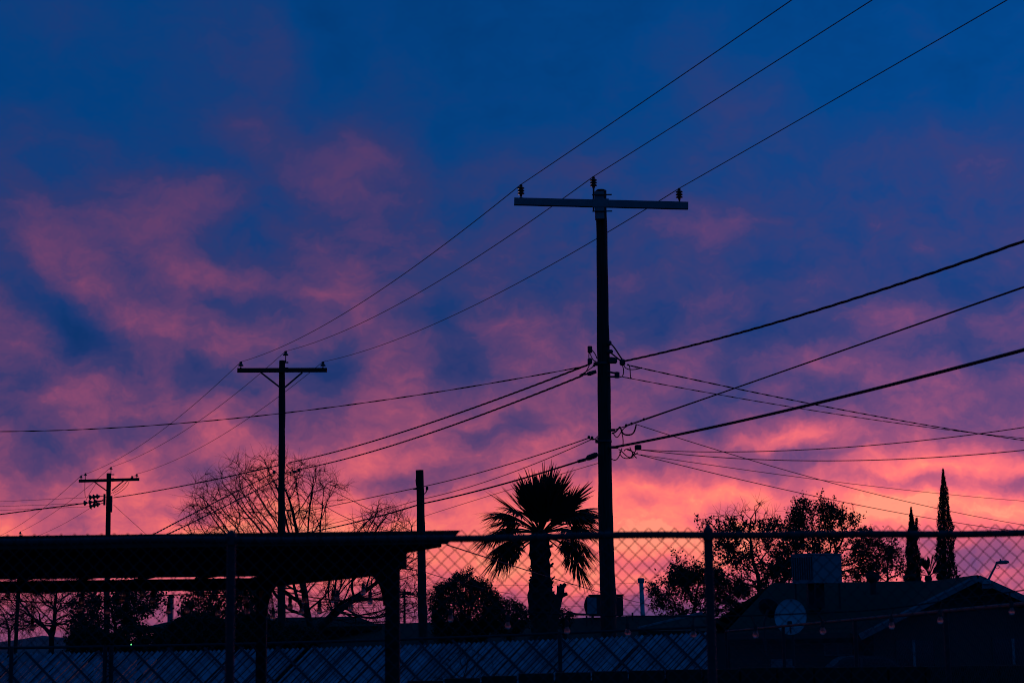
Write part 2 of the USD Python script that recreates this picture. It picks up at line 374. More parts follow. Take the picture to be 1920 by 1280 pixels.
def prism(poly, a, b, axis):
    """An outline (2-D points) extruded between a and b along an axis: 'x' -> points are (y, z); 'y' -> (x, z); 'z' -> (x, y)."""
    m = trimesh.creation.extrude_polygon(Polygon(poly), b - a, engine="earcut")
    v = np.array(m.vertices); f = np.array(m.faces)
    p, q, w = v[:, 0], v[:, 1], v[:, 2] + a
    v = {"x": np.stack([w, p, q], 1), "y": np.stack([p, w, q], 1), "z": np.stack([p, q, w], 1)}[axis]
    if axis == "y":
        f = f[:, ::-1]
    return v, f


def leaves(P, rng, size, flat=0.0, aspect=0.55, folded=True):
    """Leaf-shaped blades (two folded triangles each) at the points P."""
    n = len(P)
    d = rng.normal(size=(n, 3)); d[:, 2] -= flat; d /= np.linalg.norm(d, axis=1, keepdims=True)
    s = np.cross(d, rng.normal(size=(n, 3))); s /= np.linalg.norm(s, axis=1, keepdims=True)
    u = np.cross(d, s)
    L_ = (np.asarray(size) * rng.uniform(.6, 1.3, n))[:, None]
    a, c = P, P + d * L_
    mid = P + d * L_ * .45
    v = np.stack([a, mid + s * L_ * aspect / 2 + u * L_ * .08, c, mid - s * L_ * aspect / 2 + u * L_ * .08], 1).reshape(-1, 3)
    f = (np.array([[0, 1, 2], [0, 2, 3]])[None] + (np.arange(n) * 4)[:, None, None]).reshape(-1, 3)
    return v, f


def wire_points(S, E, through=None, sag=None, n=40):
    """A hanging wire from S to E; its sag is found so that it passes through a direction of the photograph."""
    S, E = np.asarray(S, float), np.asarray(E, float)
    t = np.linspace(0, 1, 400)[:, None]
    dip = (4 * t * (1 - t)) * np.array([0, 0, 1.0])

    def off(s):
        p = S + (E - S) * t - dip * s
        d = p - CAM; ok = (d @ fw) > 0.5
        q = np.array([pix(x) for x in p[ok]])
        o = np.argsort(q[:, 0])
        return np.interp(through[0], q[o, 0], q[o, 1]) - through[1]
    if through is not None:
        lo, hi = -3.0, 6.0
        for _ in range(40):
            mid = (lo + hi) / 2
            lo, hi = (mid, hi) if off(mid) < 0 else (lo, mid)
        sag = (lo + hi) / 2
    t = np.linspace(0, 1, n)[:, None]
    return S + (E - S) * t - 4 * t * (1 - t) * np.array([0, 0, 1.0]) * sag


def resample(p, step):
    p = np.asarray(p, float)
    s = np.concatenate([[0], np.cumsum(np.linalg.norm(np.diff(p, axis=0), axis=1))])
    q = np.linspace(0, s[-1], max(2, int(s[-1] / step)))
    return np.stack([np.interp(q, s, p[:, k]) for k in range(3)], 1), q


def twisted(p, r, pitch, strands=3, lay=None, sides=4):
    """Strands laid round one another along a path."""
    q, s = resample(p, pitch / 7)
    t = np.gradient(q, axis=0); t /= np.linalg.norm(t, axis=1, keepdims=True)
    a = np.cross(t, [0, 0, 1.0]); a /= np.linalg.norm(a, axis=1, keepdims=True); b = np.cross(t, a)
    lay = r * 1.05 if lay is None else lay
    out = []
    for k in range(strands):
        w = 2 * np.pi * (s / pitch + k / strands) + .6 * np.sin(s * 1.3)
        out.append(tube(q + lay * (np.cos(w)[:, None] * a + np.sin(w)[:, None] * b), r, sides))
    return join(*out)


def rough_tube(pts, radii, sides=14, amp=.004, seed=0, freq=1.5):
    """A tube with an uneven skin, for poles and trunks."""
    v, f = tube(pts, radii, sides)
    rng = np.random.default_rng(seed)
    n = len(pts)
    k = rng.normal(size=(n, sides)); k = (k + np.roll(k, 1, 0) + np.roll(k, 1, 1)) / 1.7
    p = np.repeat(np.asarray(pts, float), sides, 0)
    d = v[:n * sides] - p
    v[:n * sides] = p + d * (1 + amp * k.ravel()[:, None] / (np.linalg.norm(d, axis=1, keepdims=True) + 1e-9))
    return v, f

# ------------------------------------------------------------------ the setting: ground and far hills
def sheet(xs, ys, zf):
    gx_, gy_ = np.meshgrid(xs, ys, indexing="ij")
    v = np.stack([gx_, gy_, zf(gx_, gy_)], -1).reshape(-1, 3)
    n, m = len(xs), len(ys)
    i, j = np.meshgrid(np.arange(n - 1), np.arange(m - 1), indexing="ij"); q = (i * m + j).ravel()
    return v, np.vstack([np.stack([q, q + m, q + m + 1], 1), np.stack([q, q + m + 1, q + 1], 1)])


_g = np.concatenate([-np.geomspace(6000, 12, 24), np.linspace(-10, 10, 21), np.geomspace(12, 6000, 24)])
tag(part(None, "ground", sheet(_g, _g, lambda x, y: -0.02 + .02 * np.sin(x * .9) * np.cos(y * .7) * np.exp(-(x * x + y * y) / 4e4)), "soil", smooth=True), kind="structure")
rng = np.random.default_rng(5)
hx = np.linspace(-2400, 2400, 260)
hz = 30 + 11 * np.sin(hx / 260 + 1.0) + 8 * np.sin(hx / 117 + 2) + 5 * np.sin(hx / 47) + 2.5 * np.sin(hx / 19 + 1) + rng.normal(0, .7, len(hx))
hz = np.clip(hz * .8, 12, 33) + 14 * np.clip((-250 - hx) / 200, 0, 1)
hv = np.vstack([np.stack([hx, np.full_like(hx, 2900.), np.full_like(hx, -1.)], 1), np.stack([hx, np.full_like(hx, 3200.), hz], 1), np.stack([hx, np.full_like(hx, 3700.), np.full_like(hx, -1.)], 1)])
n_ = len(hx); q = np.arange(n_ - 1)
hf = np.vstack([np.vstack([np.stack([q + o, q + o + 1, q + o + n_ + 1], 1), np.stack([q + o, q + o + n_ + 1, q + o + n_], 1)]) for o in (0, n_)])
tag(part(None, "hills", (hv, hf), "hill", smooth=True), kind="structure")

# ------------------------------------------------------------------ utility poles
Y1, Y2, Y3, Y4, YB = 31.5, 63.0, 94.0, 126.0, 44.0


def pole_shaft(x, Y, z1, rt, rb, seed, lean=0.0):
    t = np.linspace(0, 1, 26)
    rng = np.random.default_rng(seed)
    bend = .012 * np.sin(t * 5 + seed) + .008 * np.sin(t * 11)
    p = np.stack([x + lean * t + bend * (1 - t), Y + 0 * t, -.3 + t * (z1 + .3)], 1)
    return rough_tube(p, rb + (rt - rb) * t, 16, .006, seed)


def insulator(par, foot, top, kind, w):
    """A pin with its porcelain; the wire lies on the top."""
    foot, top = np.asarray(foot, float), np.asarray(top, float)
    h = top[2] - foot[2]
    if kind == "sheds":
        pr = [(0, h), (.3 * w, h), (.5 * w, h - .02), (.38 * w, h - .045)]
        z = h - .045
        for k in range(3):
            pr += [(.55 * w, z), (w, z - .02), (w * .98, z - .03), (.5 * w, z - .036)]
            z -= .048
        pr += [(.4 * w, z), (.3 * w, z - .03), (0, z - .03)]
    else:
        pr = [(0, h), (.4 * w, h), (.55 * w, h - .2 * w), (.42 * w, h - .45 * w), (.5 * w, h - .7 * w), (w, h - 1.35 * w), (.95 * w, h - 1.5 * w), (.4 * w, h - 1.5 * w), (0, h - 1.5 * w)]
    z_low = pr[-1][1]
    ins = part(par, "insulator", lathe(pr, foot, 14), "porcelain", smooth=40)
    part(ins, "pin", join(tube([foot - [0, 0, .09 if kind == "sheds" else .07], foot + [0, 0, z_low + .02]], .013 if kind == "sheds" else .016, 8), lathe([(0, .0), (.03, .0), (.03, .015), (0, .015)], foot, 8)), "iron")
    return top


# the nearest pole: grey steel arm, stacked insulators
x1 = at(1138, 1160, Y1)[0]
zt = at(1125, 357, Y1)[2]
p1 = thing("utility_pole", "tallest, nearest wooden utility pole with a grey steel crossarm and stacked insulators", "utility pole", (x1, Y1, 0), group="utility poles in a row")
part(p1, "shaft", pole_shaft(x1, Y1, zt, .095, .150, 1, lean=at(1125, 357, Y1)[0] - x1 + .02), "pole_wood", smooth=50)
xt = at(1125, 375, Y1)[0]
YA = Y1 - .165
aL, aR = at(964, 378, YA), at(1290, 386, YA)
part(p1, "crossarm", bar(aL, aR, .10, .125), "grey_steel")
part(p1, "arm_plate", join(box((xt - .145, YA - .056, aL[2] - .13), (xt + .145, YA - .051, aL[2] + .02)), box((xt - .10, YA - .05, aL[2] - .34), (xt + .06, YA + .07, aL[2] + .16))), "grey_steel")
for dz in (.09, -.21):
    part(p1, "bolt", tube([(xt - .15, YA - .06, aL[2] + dz), (xt + .2, YA - .06, aL[2] + dz)], .012, 8), "iron")
P1T = [insulator(p1, (at(977, 372, YA)[0], YA, at(977, 372, YA)[2]), (at(977, 346, YA)[0], YA, at(977, 346, YA)[2]), "sheds", .063),
       insulator(p1, (at(1113, 352, YA)[0], YA, at(1113, 352, YA)[2]), (at(1113, 331, YA)[0], YA, at(1113, 331, YA)[2]), "sheds", .063),
       insulator(p1, (at(1274, 380, YA)[0], YA, at(1274, 380, YA)[2]), (at(1274, 353, YA)[0], YA, at(1274, 353, YA)[2]), "sheds", .063)]
part(p1, "ridge_pin", bar(at(1113, 352, YA), at(1113, 396, YA), .05, .03), "iron")
# brackets, clamps and loops half way up, where the service cables leave
A1 = lambda px, py, d=0.0: at(px, py, Y1 - .1 + d)
part(p1, "band", lathe([(.132, -.02), (.140, -.02), (.140, .02), (.132, .02)], (A1(1128, 680)[0], Y1, A1(1128, 680)[2]), 16), "iron")
part(p1, "band", lathe([(.137, -.02), (.146, -.02), (.146, .02), (.137, .02)], (A1(1132, 826)[0], Y1, A1(1132, 826)[2]), 16), "iron")
c = A1(1106, 655)
part(p1, "splice_box", box(c - [.040, .04, .058], c + [.040, .04, .058], .012), "dark_metal")
for px, py, w, h in ((1143, 643, .035, .04), (1144, 659, .05, .035), (1149, 676, .075, .05), (1167, 679, .05, .055), (1106, 677, .04, .055), (1114, 685, .03, .02)):
    c = A1(px, py)
    part(p1, "clamp", box(c - [w, .035, h], c + [w, .035, h], .02), "iron")
part(p1, "deadend_grip", join(tube([A1(1118, 696), A1(1106, 700), A1(1101, 701)], [.03, .04, .03], 8), tube([A1(1101, 701), A1(1090, 702)], .02, 6)), "iron")
part(p1, "deadend_shackle", join(tube([A1(1141, 697), A1(1152, 699), A1(1158, 698)], .018, 6), tube([A1(1141, 706), A1(1152, 706), A1(1158, 704)], .018, 6), lathe([(0, -.05), (.045, -.05), (.045, .05), (0, .05)], A1(1157, 703), 10)), "iron")
loops = [[(1143, 643), (1152, 652), (1160, 664), (1168, 675)], [(1106, 655), (1104, 668), (1106, 677)], [(1109, 655), (1116, 664), (1119, 672)], [(1146, 662), (1156, 670), (1166, 678)], [(1164, 681), (1169, 692), (1168, 703), (1162, 706)], [(1176, 683), (1181, 690), (1182, 704), (1184, 708)],
         [(1170, 684), (1178, 692), (1192, 692), (1204, 689)], [(1106, 682), (1096, 700), (1086, 703)], [(1116, 684), (1098, 697), (1088, 702)], [(1141, 670), (1156, 672), (1170, 681)], [(1106, 661), (1112, 674), (1118, 677)],
         [(1147, 812), (1158, 805), (1163, 801), (1168, 812), (1178, 815), (1187, 812), (1193, 795)], [(1150, 812), (1158, 819), (1165, 809), (1176, 799)], [(1165, 808), (1168, 822), (1168, 834)], [(1150, 806), (1166, 801), (1180, 796)],
         [(1147, 860), (1156, 861), (1162, 852), (1166, 840)], [(1160, 842), (1170, 850), (1180, 857), (1190, 848)], [(1162, 846), (1166, 856), (1175, 859), (1188, 857)], [(1176, 843), (1186, 850), (1184, 856), (1196, 848)], [(1103, 819), (1112, 824), (1121, 817)], [(1112, 822), (1118, 824), (1121, 820)],
         [(1170, 845), (1179, 842), (1187, 847), (1192, 843)], [(1181, 838), (1188, 852), (1194, 858)]]
for k, lp in enumerate(loops):
    pts = np.array([A1(px, py, .03 * math.sin(k * 2.1 + j)) for j, (px, py) in enumerate(lp)])
    tt = np.linspace(0, len(pts) - 1, 6 * len(pts))
    from scipy.interpolate import CubicSpline
    part(p1, "drip_loop", tube(CubicSpline(np.arange(len(pts)), pts)(tt), .009 if k not in (0, 3, 11) else .014, 5), "cable")
for px, py, w in ((1148, 806, .05), (1151, 838, .08), (1104, 819, .022), (1110, 820, .022), (1174, 797, .018), (1184, 794, .018), (1207, 786, .018)):
    c = A1(px, py)
    part(p1, "clamp", box(c - [w, .03, .022], c + [w, .03, .022], .008), "iron")
c = A1(1196, 838)
part(p1, "terminal_box", box(c - [.055, .05, .048], c + [.06, .05, .04], .015), "dark_metal", label="dark terminal box hanging from the thick cable")
part(p1, "splice_case", join(tube([A1(1098, 861), A1(1103, 858), A1(1116, 853), A1(1121, 851)], [.02, .05, .05, .03], 10), tube([A1(1083, 865), A1(1098, 861)], .028, 8)), "dark_metal")

# the second and third poles: wooden arms with braces


def armed_pole(px_base, py_base, Y, px_top, py_top, arm, pins, rt, rb, seed, label, w, ah, brace):
    xb = at(px_base, py_base, Y)[0]
    z = at(px_top, py_top, Y)[2]
    t = thing("utility_pole", label, "utility pole", (xb, Y, 0), group="utility poles in a row")
    part(t, "shaft", pole_shaft(xb, Y, z, rt, rb, seed, lean=at(px_top, py_top, Y)[0] - xb), "pole_wood", smooth=50)
    ya = Y - rt - .07
    L_, R_ = at(*arm[0], ya), at(*arm[1], ya)
    part(t, "crossarm", bar(L_, R_, .09, ah), "pole_wood")
    for (bx0, by0), (bx1, by1) in brace:
        part(t, "brace", bar(at(bx0, by0, ya - .03), at(bx1, by1, Y - rt - .035), .06, .012, up=(0, 1, 0)), "iron")
    for dz in (.02, .22):
        part(t, "bolt", tube([(xb - rt - .08, Y - .02, z - .05 - dz), (xb + rt + .03, Y - .02, z - .05 - dz)], .028, 6), "iron")
    tops = []
    for (fx, fy), (tx, ty) in pins:
        f, q = at(fx, fy, ya), at(tx, ty, ya)
        q[0] = f[0]
        tops.append(insulator(t, f, q, "pin", w))
    return t, tops, ya


p2, P2T, ya2 = armed_pole(530.5, 1000, Y2, 529, 676, ((445, 694), (613, 693.5)), [((451.5, 689.5), (451.5, 678)), ((535.5, 676), (535.5, 658)), ((605.5, 689.5), (605.5, 678))], .105, .145, 2, "second wooden utility pole with braced crossarm, rising in front of the bare tree", .10, .15, (((489, 698), (525, 726)), ((567, 698), (534, 726))))
p3, P3T, ya3 = armed_pole(206, 1005, Y3, 204, 887, ((148, 901.5), (261, 898)), [((152, 898), (152, 891)), ((208, 888), (208, 875)), ((256.5, 895), (256.5, 888)), ((160, 898), (160, 886.5)), ((247.5, 896), (247.5, 891.5))], .12, .145, 3, "third wooden utility pole with braced crossarm and rows of deadend insulators", .085, .15, (((177, 903), (202, 921)), ((232, 901), (210, 919))))
# pole two: brackets for the service cables
for px, py, w, h in ((514, 885, .05, .06), (552, 884, .07, .04), (560, 881, .05, .06), (545, 886, .04, .03)):
    c = at(px, py, Y2 - .12)
    part(p2, "clamp", box(c - [w, .04, h], c + [w, .04, h], .02), "iron")
# pole three: a vertical rack with three strings of suspension insulators
xr = at(197, 936, Y3)[0]
part(p3, "rack", box((xr - .05, Y3 - .2, at(197, 947, Y3)[2]), (xr + .05, Y3 - .08, at(197, 926, Y3)[2]), .01), "iron")
part(p3, "terminal_box", box(at(206, 960, Y3 - .2) - [.0, .1, 0], at(210.5, 929, Y3 - .2) + [0, .1, 0], .02), "dark_metal")
for (ax, ay), (bx, by) in (((195, 929), (168, 932)), ((195, 937), (157, 943)), ((195, 942), (169, 949))):
    a, b = at(ax, ay, Y3 - .14), at(bx, by, Y3 - .4)
    L_ = np.linalg.norm(b - a)
    st = part(p3, "insulator_string", tube([a, b], .022, 6), "iron")
    for k in range(3):
        c = a + (b - a) * (.42 + .25 * k)
        part(st, "disc", lathe([(0, -.11), (.05, -.10), (.075, -.03), (.14, .02), (.13, .07), (.05, .10), (0, .10)], c, 10, axis=b - a), "porcelain")
for pts in ([(160, 892), (159, 915), (160, 932)], [(242, 902), (234, 915), (214, 928)], [(238, 902), (226, 916), (212, 924)], [(186, 899), (172, 918), (160, 940)], [(169, 950), (171, 953), (173, 955)]):
    p = np.array([at(px, py, Y3 - .2) for px, py in pts])
    part(p3, "jumper", tube(CubicSpline(np.arange(len(p)), p)(np.linspace(0, len(p) - 1, 12)), .012, 4), "bare_cable")
# pole four, mostly hidden by the patio roof
x4 = at(30.5, 1150, Y4)[0]
p4 = thing("utility_pole", "farthest utility pole at the left edge, seen under the patio roof", "utility pole", (x4, Y4, 0), group="utility poles in a row")
zt4 = at(38, 1003, Y4)[2]
part(p4, "shaft", pole_shaft(x4, Y4, zt4, .11, .14, 4, lean=.14), "pole_wood", smooth=50)
P4T = []
ya4 = Y4 - .2
part(p4, "crossarm", bar((x4 - 1.45, ya4, zt4 - .35), (x4 + 1.55, ya4, zt4 - .35), .09, .12), "pole_wood")
for dx, zz in ((-1.3, zt4 - .05), (.14, at(38, 996.5, Y4)[2]), (1.4, zt4 - .05)):
    P4T.append(insulator(p4, (x4 + dx, ya4, zz - .25), (x4 + dx, ya4, zz), "pin", .11))
# the stub pole that carries the communication cables
xs = at(796, 1175, YB)[0]
zs = at(787, 881, YB)[2]
ps = thing("stub_pole", "short plain pole without crossarm, behind the end of the patio roof", "utility pole", (xs, YB, 0))
part(ps, "shaft", pole_shaft(xs, YB, zs, .093, .112, 6, lean=at(787, 881, YB)[0] - xs), "pole_wood", smooth=50)
part(ps, "cable_bracket", join(bar(at(774, 916, YB - .1), at(787, 917, YB - .1), .03, .03), tube([at(794, 927, YB), at(799, 922, YB), at(801, 915, YB)], .014, 6), box(at(801, 915, YB) - [.03, .03, .045], at(801, 915, YB) + [.025, .03, .045], .012)), "iron")
part(ps, "ground_wire", tube([at(782, 891, YB - .12), at(779.5, 900, YB - .12), at(781, 912, YB - .12), at(783, 930, YB - .12)], .008, 5), "cable")
# a thin pole far off
xf = at(758.5, 1170, 190)[0]
pf = thing("utility_pole", "tiny far-off utility pole between the patio post and the stub pole", "utility pole", (xf, 190, 0), group="utility poles in a row")
part(pf, "shaft", tube([(xf, 190, -.2), (xf, 190, at(758, 1104, 190)[2])], [.16, .12], 8), "pole_wood")
part(pf, "crossarm", bar((xf - .7, 189.8, at(758, 1110, 190)[2]), (xf + .7, 189.8, at(758, 1110, 190)[2]), .1, .14), "pole_wood")

# ------------------------------------------------------------------ wires, each a thing of its own
WG = "overhead wires strung between the poles and houses"


def wire(label, S, E, through=None, sag=None, r=.006, style="plain", mat="cable", pitch=.24, strands=3, name="overhead_wire", n=40):
    p = wire_points(S, E, through, sag, n)
    m = twisted(p, r, pitch, strands) if style == "twisted" else tube(p, r, 5)
    return whole(name, m, mat, label, "wire", smooth=style == "plain", group=WG)


def beyond(s, thru, Y, z):
    """Where a straight wire that is seen to leave s towards thru is at depth Y and height z."""
    n = np.cross(ray(*s), ray(*thru))
    return np.array([-(n[1] * Y + n[2] * (z - EYE)) / n[0], Y, z])


zc = P1T[0][2]
PW = ("left", "middle", "right")
for k, (s, thru) in enumerate((((977, 346), (1485, 0)), ((1113, 331), (1636, 0)), ((1274, 353), (1889, 0)))):
    wire(f"{PW[k]} thin line wire from the steel crossarm up to the top edge of the photo", P1T[k], beyond(s, (thru[0] - 14, 0), 1.0, zc), thru if thru[0] < 1900 else None, sag=.05, r=.0075, mat="bare_cable")
for k, thru in enumerate(((700, 534), (820, 486), (930, 540))):
    wire(f"{PW[k]} thin line wire from the steel crossarm to the second pole", P1T[k], P2T[k], sag=.45, r=.0085, mat="bare_cable")
    wire(f"{PW[k]} thin line wire between the second and third poles", P2T[k], P3T[k], sag=.55, r=.0095, mat="bare_cable")
    wire(f"{PW[k]} thin line wire from the third pole down to the patio roof's edge", P3T[k], P4T[k], sag=.3, r=.011, mat="bare_cable")
E0 = lambda z, dx=0.0: np.array([11.4 + dx, 0.3, z])
S = A1(1170, 677)
wire("heavy twisted cable rising from the tallest pole to the right edge, uppermost there", S, E0(S[2] - .05), (1920, 452), r=.0095, style="twisted", pitch=1.25, strands=3)
S = A1(1176, 798)
wire("cable rising right from the tallest pole, second from the top at the right edge", S, E0(S[2]), (1920, 538), r=.011)
wire("thin messenger wire lashed above the second rising cable at the right", S + [0, 0, .02], E0(S[2] + .04), (1600, 650.5), r=.005)
S = A1(1152, 838)
wire("thickest smooth black cable rising from the tallest pole to the right edge", S, E0(S[2]), (1920, 656), r=.022)
S = A1(1176, 684)
wire("upper twisted service cable falling from the tallest pole to the right edge", S, at(2150, 852, 52), (1600, 772), r=.0065, style="twisted", pitch=1.0, strands=2)
S = A1(1160, 705)
wire("lower, thinner twisted service cable falling from the tallest pole to the right", S, at(2150, 838, 52), (1600, 781), r=.005, style="twisted", pitch=1.1, strands=2)
S = A1(1192, 795)
wire("drop wire from below the tallest pole's loops, crossing above the trees to the right edge", S, at(2200, 1010, 55), (1560, 905), r=.0075)
S = A1(1202, 843)
wire("wire leaving the terminal box and climbing to the right edge", S, at(2100, 771, 24), (1560, 840), r=.007)
wire("wire leaving the terminal box level, then bending gently up to the right edge", S, at(2100, 822, 24), (1560, 863.5), r=.007)
S = A1(1190, 850)
wire("lowest drop wire sinking past the cypress tops to the right edge", S, at(2200, 1016, 55), (1560, 936.5), r=.0075)
wire("faint drop wire between the two sinking wires above the leafy trees", A1(1200, 852), at(2200, 950, 60), (1560, 902), r=.006)
# to the left
S = A1(1100, 686)
wire("long thin service cable sagging from the tallest pole to the left edge", S, at(-220, 803, 46), (520, 775.5), r=.006, style="twisted", pitch=1.6, strands=2)
b2 = at(541, 867, Y2 - .15)
wire("upper twisted cable from the tallest pole to the second pole", A1(1104, 683), b2, (820, 788), r=.0095, style="twisted", pitch=1.25)
wire("lower twisted cable from the tallest pole to the second pole's clamp", A1(1092, 704), at(558, 880, Y2 - .12), (840, 800), r=.0095, style="twisted", pitch=1.25)
b3 = at(213, 932.5, Y3 - .3)
wire("twisted cable sagging from the second pole to the third pole", at(531, 870, Y2 - .15), b3, (340, 911), r=.012, style="twisted", pitch=1.8)
wire("heavy twisted cable from the third pole to the left edge", at(196, 938, Y3 - .3), at(-160, 985, 110), (60, 956), r=.017, style="twisted", pitch=2.4)
for k, (a, b) in enumerate((((168, 932), (0, 939.5)), ((157, 943), (0, 948.5)), ((169, 949), (0, 956)))):
    wire(f"{('upper', 'middle', 'lower')[k]} of three faint level wires from the third pole to the left edge", at(*a, Y3 - .4), at(-200, b[1] + (b[1] - a[1]) * 1.0, 100), (60, a[1] + (b[1] - a[1]) * .68), r=.010, mat="bare_cable")
wire("guy wire slanting down from the third pole to the patio roof's edge", at(213, 946, Y3 - .1), at(330, 1052, Y3 - 2), sag=0, r=.011, mat="bare_cable", name="guy_wire")
S = at(514, 886, Y2 - .15)
wire("upper service drop from the second pole sinking left behind the patio roof", S, at(210, 1043, 48), (340, 974), r=.012, style="twisted", pitch=.5, strands=2)
wire("lower service drop from the second pole sinking left behind the patio roof", at(527, 894, Y2 - .15), at(230, 1040, 48), (340, 989), r=.012, style="twisted", pitch=.5, strands=2)
wire("service drop from the second pole sinking right across the bare tree", at(558, 888, Y2 - .15), at(800, 1010, 50), (640, 928), r=.010)
wire("lower service drop from the second pole sinking right behind the bare twigs", at(552, 905, Y2 - .15), at(780, 1000, 50), (624, 957), r=.010)
# communication cables by way of the stub pole
wire("thin cable from the tallest pole to the stub pole's bracket", A1(1106, 820), at(787, 913, YB - .1), (950, 871), r=.010)
wire("thin cable on from the stub pole's bracket to the second pole", at(787, 913, YB - .1), at(536, 966, Y2 - .15), (640, 944), r=.011)
wire("thin cable from the tallest pole to low on the stub pole", A1(1112, 822), at(787, 936, YB - .1), (950, 889), r=.008)
wire("thin cable from low on the stub pole into the bare twigs at its left", at(787, 936, YB - .1), at(540, 999, Y2 - .15), (700, 961), r=.008)
wire("thick black cable from the tallest pole's splice case to the stub pole", A1(1086, 864), at(790, 944, YB - .1), (950, 905), r=.017)
wire("thick black cable on from the stub pole to the second pole", at(790, 944, YB - .1), at(534, 1004, Y2 - .15), (660, 980), r=.018)
wire("faint wire passing behind the palm from the tallest pole to the stub pole", A1(1121, 868), at(796, 967, YB - .1), (950, 919), r=.006)
wire("drop wire from the patio roof's tip sinking behind the palm to the leafy bush", at(838, 1021, 17), at(1235, 1137, 58), (1085, 1098), r=.007)
wire("thin drop wire sinking behind the stub pole to the round tree", at(760, 1060, 40), at(960, 1113, 62), (850, 1088), r=.009)
for k, (ya_, yb_) in enumerate(((1094, 1088), (1114, 1112), (1131, 1130))):
    wire(f"{('upper', 'middle', 'lower')[k]} of three hair-thin level wires far behind the tallest pole", at(560, ya_, 170), at(1330, yb_, 170), sag=.3, r=.014, mat="bare_cable", name="distant_wire")

# ------------------------------------------------------------------ patio cover in the foreground, its right end in view
YN, YF = 15.0, 18.2
ZB = 2.30                                            # underside of the beams
pxn, pxf = at(736, 1150, YN)[0], at(491, 1150, YF)[0]
side = np.array([pxf - pxn, YF - YN, 0]); side /= side[1]            # along the right-hand side, per metre of depth
pat = thing("patio_cover", "dark wooden patio cover with flat roof, beams and posts", "patio cover", (pxn, YN, 0))
XL = -8.6
zr = at(862, 994, 14.0)[2]
for base, Y, w in ((pxn, YN, .118), (pxf, YF, .100), (pxn - 3.9, YN, .118), (pxf - 3.8, YF + .0, .10), (pxf - 7.0, YF, .10)):
    if base - 0 < at(-60, 1200, Y)[0]:
        continue
    if base == pxn - 3.9:
        continue
    part(pat, "post", box((base - w / 2, Y - w / 2, 0), (base + w / 2, Y + w / 2, ZB), .008), "deck_wood")
zfb = at(300, 1112, YF)[2]
part(pat, "beam", bar((XL, YN, at(740, 1049, YN)[2]), (at(762, 1049, YN)[0], YN, at(740, 1049, YN)[2]), .09, .155), "deck_wood", label="front beam")
part(pat, "beam", bar((XL - 1.2, YF, at(0, 1101, YF)[2]), (pxf + .12, YF, at(490, 1094, YF)[2]), .09, .115), "deck_wood", label="rear beam")
zs0 = at(715, 1058, YN)[2]
part(pat, "beam", bar((pxn, YN + .05, at(715, 1052, YN)[2]), (pxf, YF - .05, at(500, 1082, YF)[2]), .09, .20), "deck_wood", label="side beam")


def knee(corner, along, ln=.30, w=.09, hgt=None):
    """A curved brace in the corner below a beam."""
    a = np.linspace(0, np.pi / 2, 8)
    along = np.asarray(along, float) / np.linalg.norm(along)
    s = np.cross(along, [0, 0, 1.0])
    out = [(0, 0)] + [(ln * (1 - math.sin(t)), -(hgt or ln) * (1 - math.cos(t))) for t in a]
    poly = np.array(out)
    v, f = prism(poly, -w / 2, w / 2, "y")
    return np.asarray(corner) + v[:, :1] * along + v[:, 1:2] * s + v[:, 2:] * np.array([0, 0, 1.0]), f


zk = at(715, 1075, YN)[2]
part(pat, "knee_brace", knee((pxn - .04, YN + .05, zk + .01), side, .42, hgt=.27), "deck_wood")
part(pat, "knee_brace", knee((pxf + .02, YF - .06, at(500, 1099, YF)[2] + .01), -side, .45, hgt=.3), "deck_wood")
part(pat, "knee_brace", knee((pxn - .05, YN, zk + .01), (-1, 0, 0), .22), "deck_wood")
# rafters run back along the slant of the side; the deck lies on them
zd0, zd1 = at(700, 1020, 14.2)[2], at(300, 1083.5, YF + .35)[2]        # underside of the deck, front and back
for k in range(15):
    xa = at(832, 1020, 14.15)[0] - .04 - .6 * k
    a = np.array([xa, 14.2, zd0 - .014])
    d = side * (YF + .3 - 14.2)
    b = a + d; b[2] = zd1 - .014
    part(pat, "rafter", bar(a, b, .045, .026), "deck_wood")
tip = at(862, 993.5, 14.0)
f0 = at(838, 1019, 14.0)
part(pat, "fascia", prism([(XL, zr), (tip[0], tip[2]), (f0[0], f0[2]), (XL, zr - .103)], 14.0, 14.045, "y"), "deck_wood")
dv = side * (YF + .45 - 14.05)
for k in range(11):                                                       # deck panels side by side
    x1_, x0_ = tip[0] - .02 - .78 * k, tip[0] - .02 - .78 * (k + 1) + .006
    q = [np.array([x0_, 14.05, zd0 + .012]), np.array([x1_, 14.05, zd0 + .012])]
    q += [q[1] + [dv[0], dv[1], zd1 - zd0], q[0] + [dv[0], dv[1], zd1 - zd0]]
    v = np.array(q + [p + [0, 0, .03] for p in q])
    f = np.array([[0, 2, 1], [0, 3, 2], [4, 5, 6], [4, 6, 7], [0, 1, 5], [0, 5, 4], [1, 2, 6], [1, 6, 5], [2, 3, 7], [2, 7, 6], [3, 0, 4], [3, 4, 7]])
    part(pat, "deck_panel", (v, f), "deck_wood")

# ------------------------------------------------------------------ string lights
BULB = [(.0, -.062), (.016, -.060), (.024, -.048), (.026, -.036), (.021, -.018), (.0135, 0.0)]


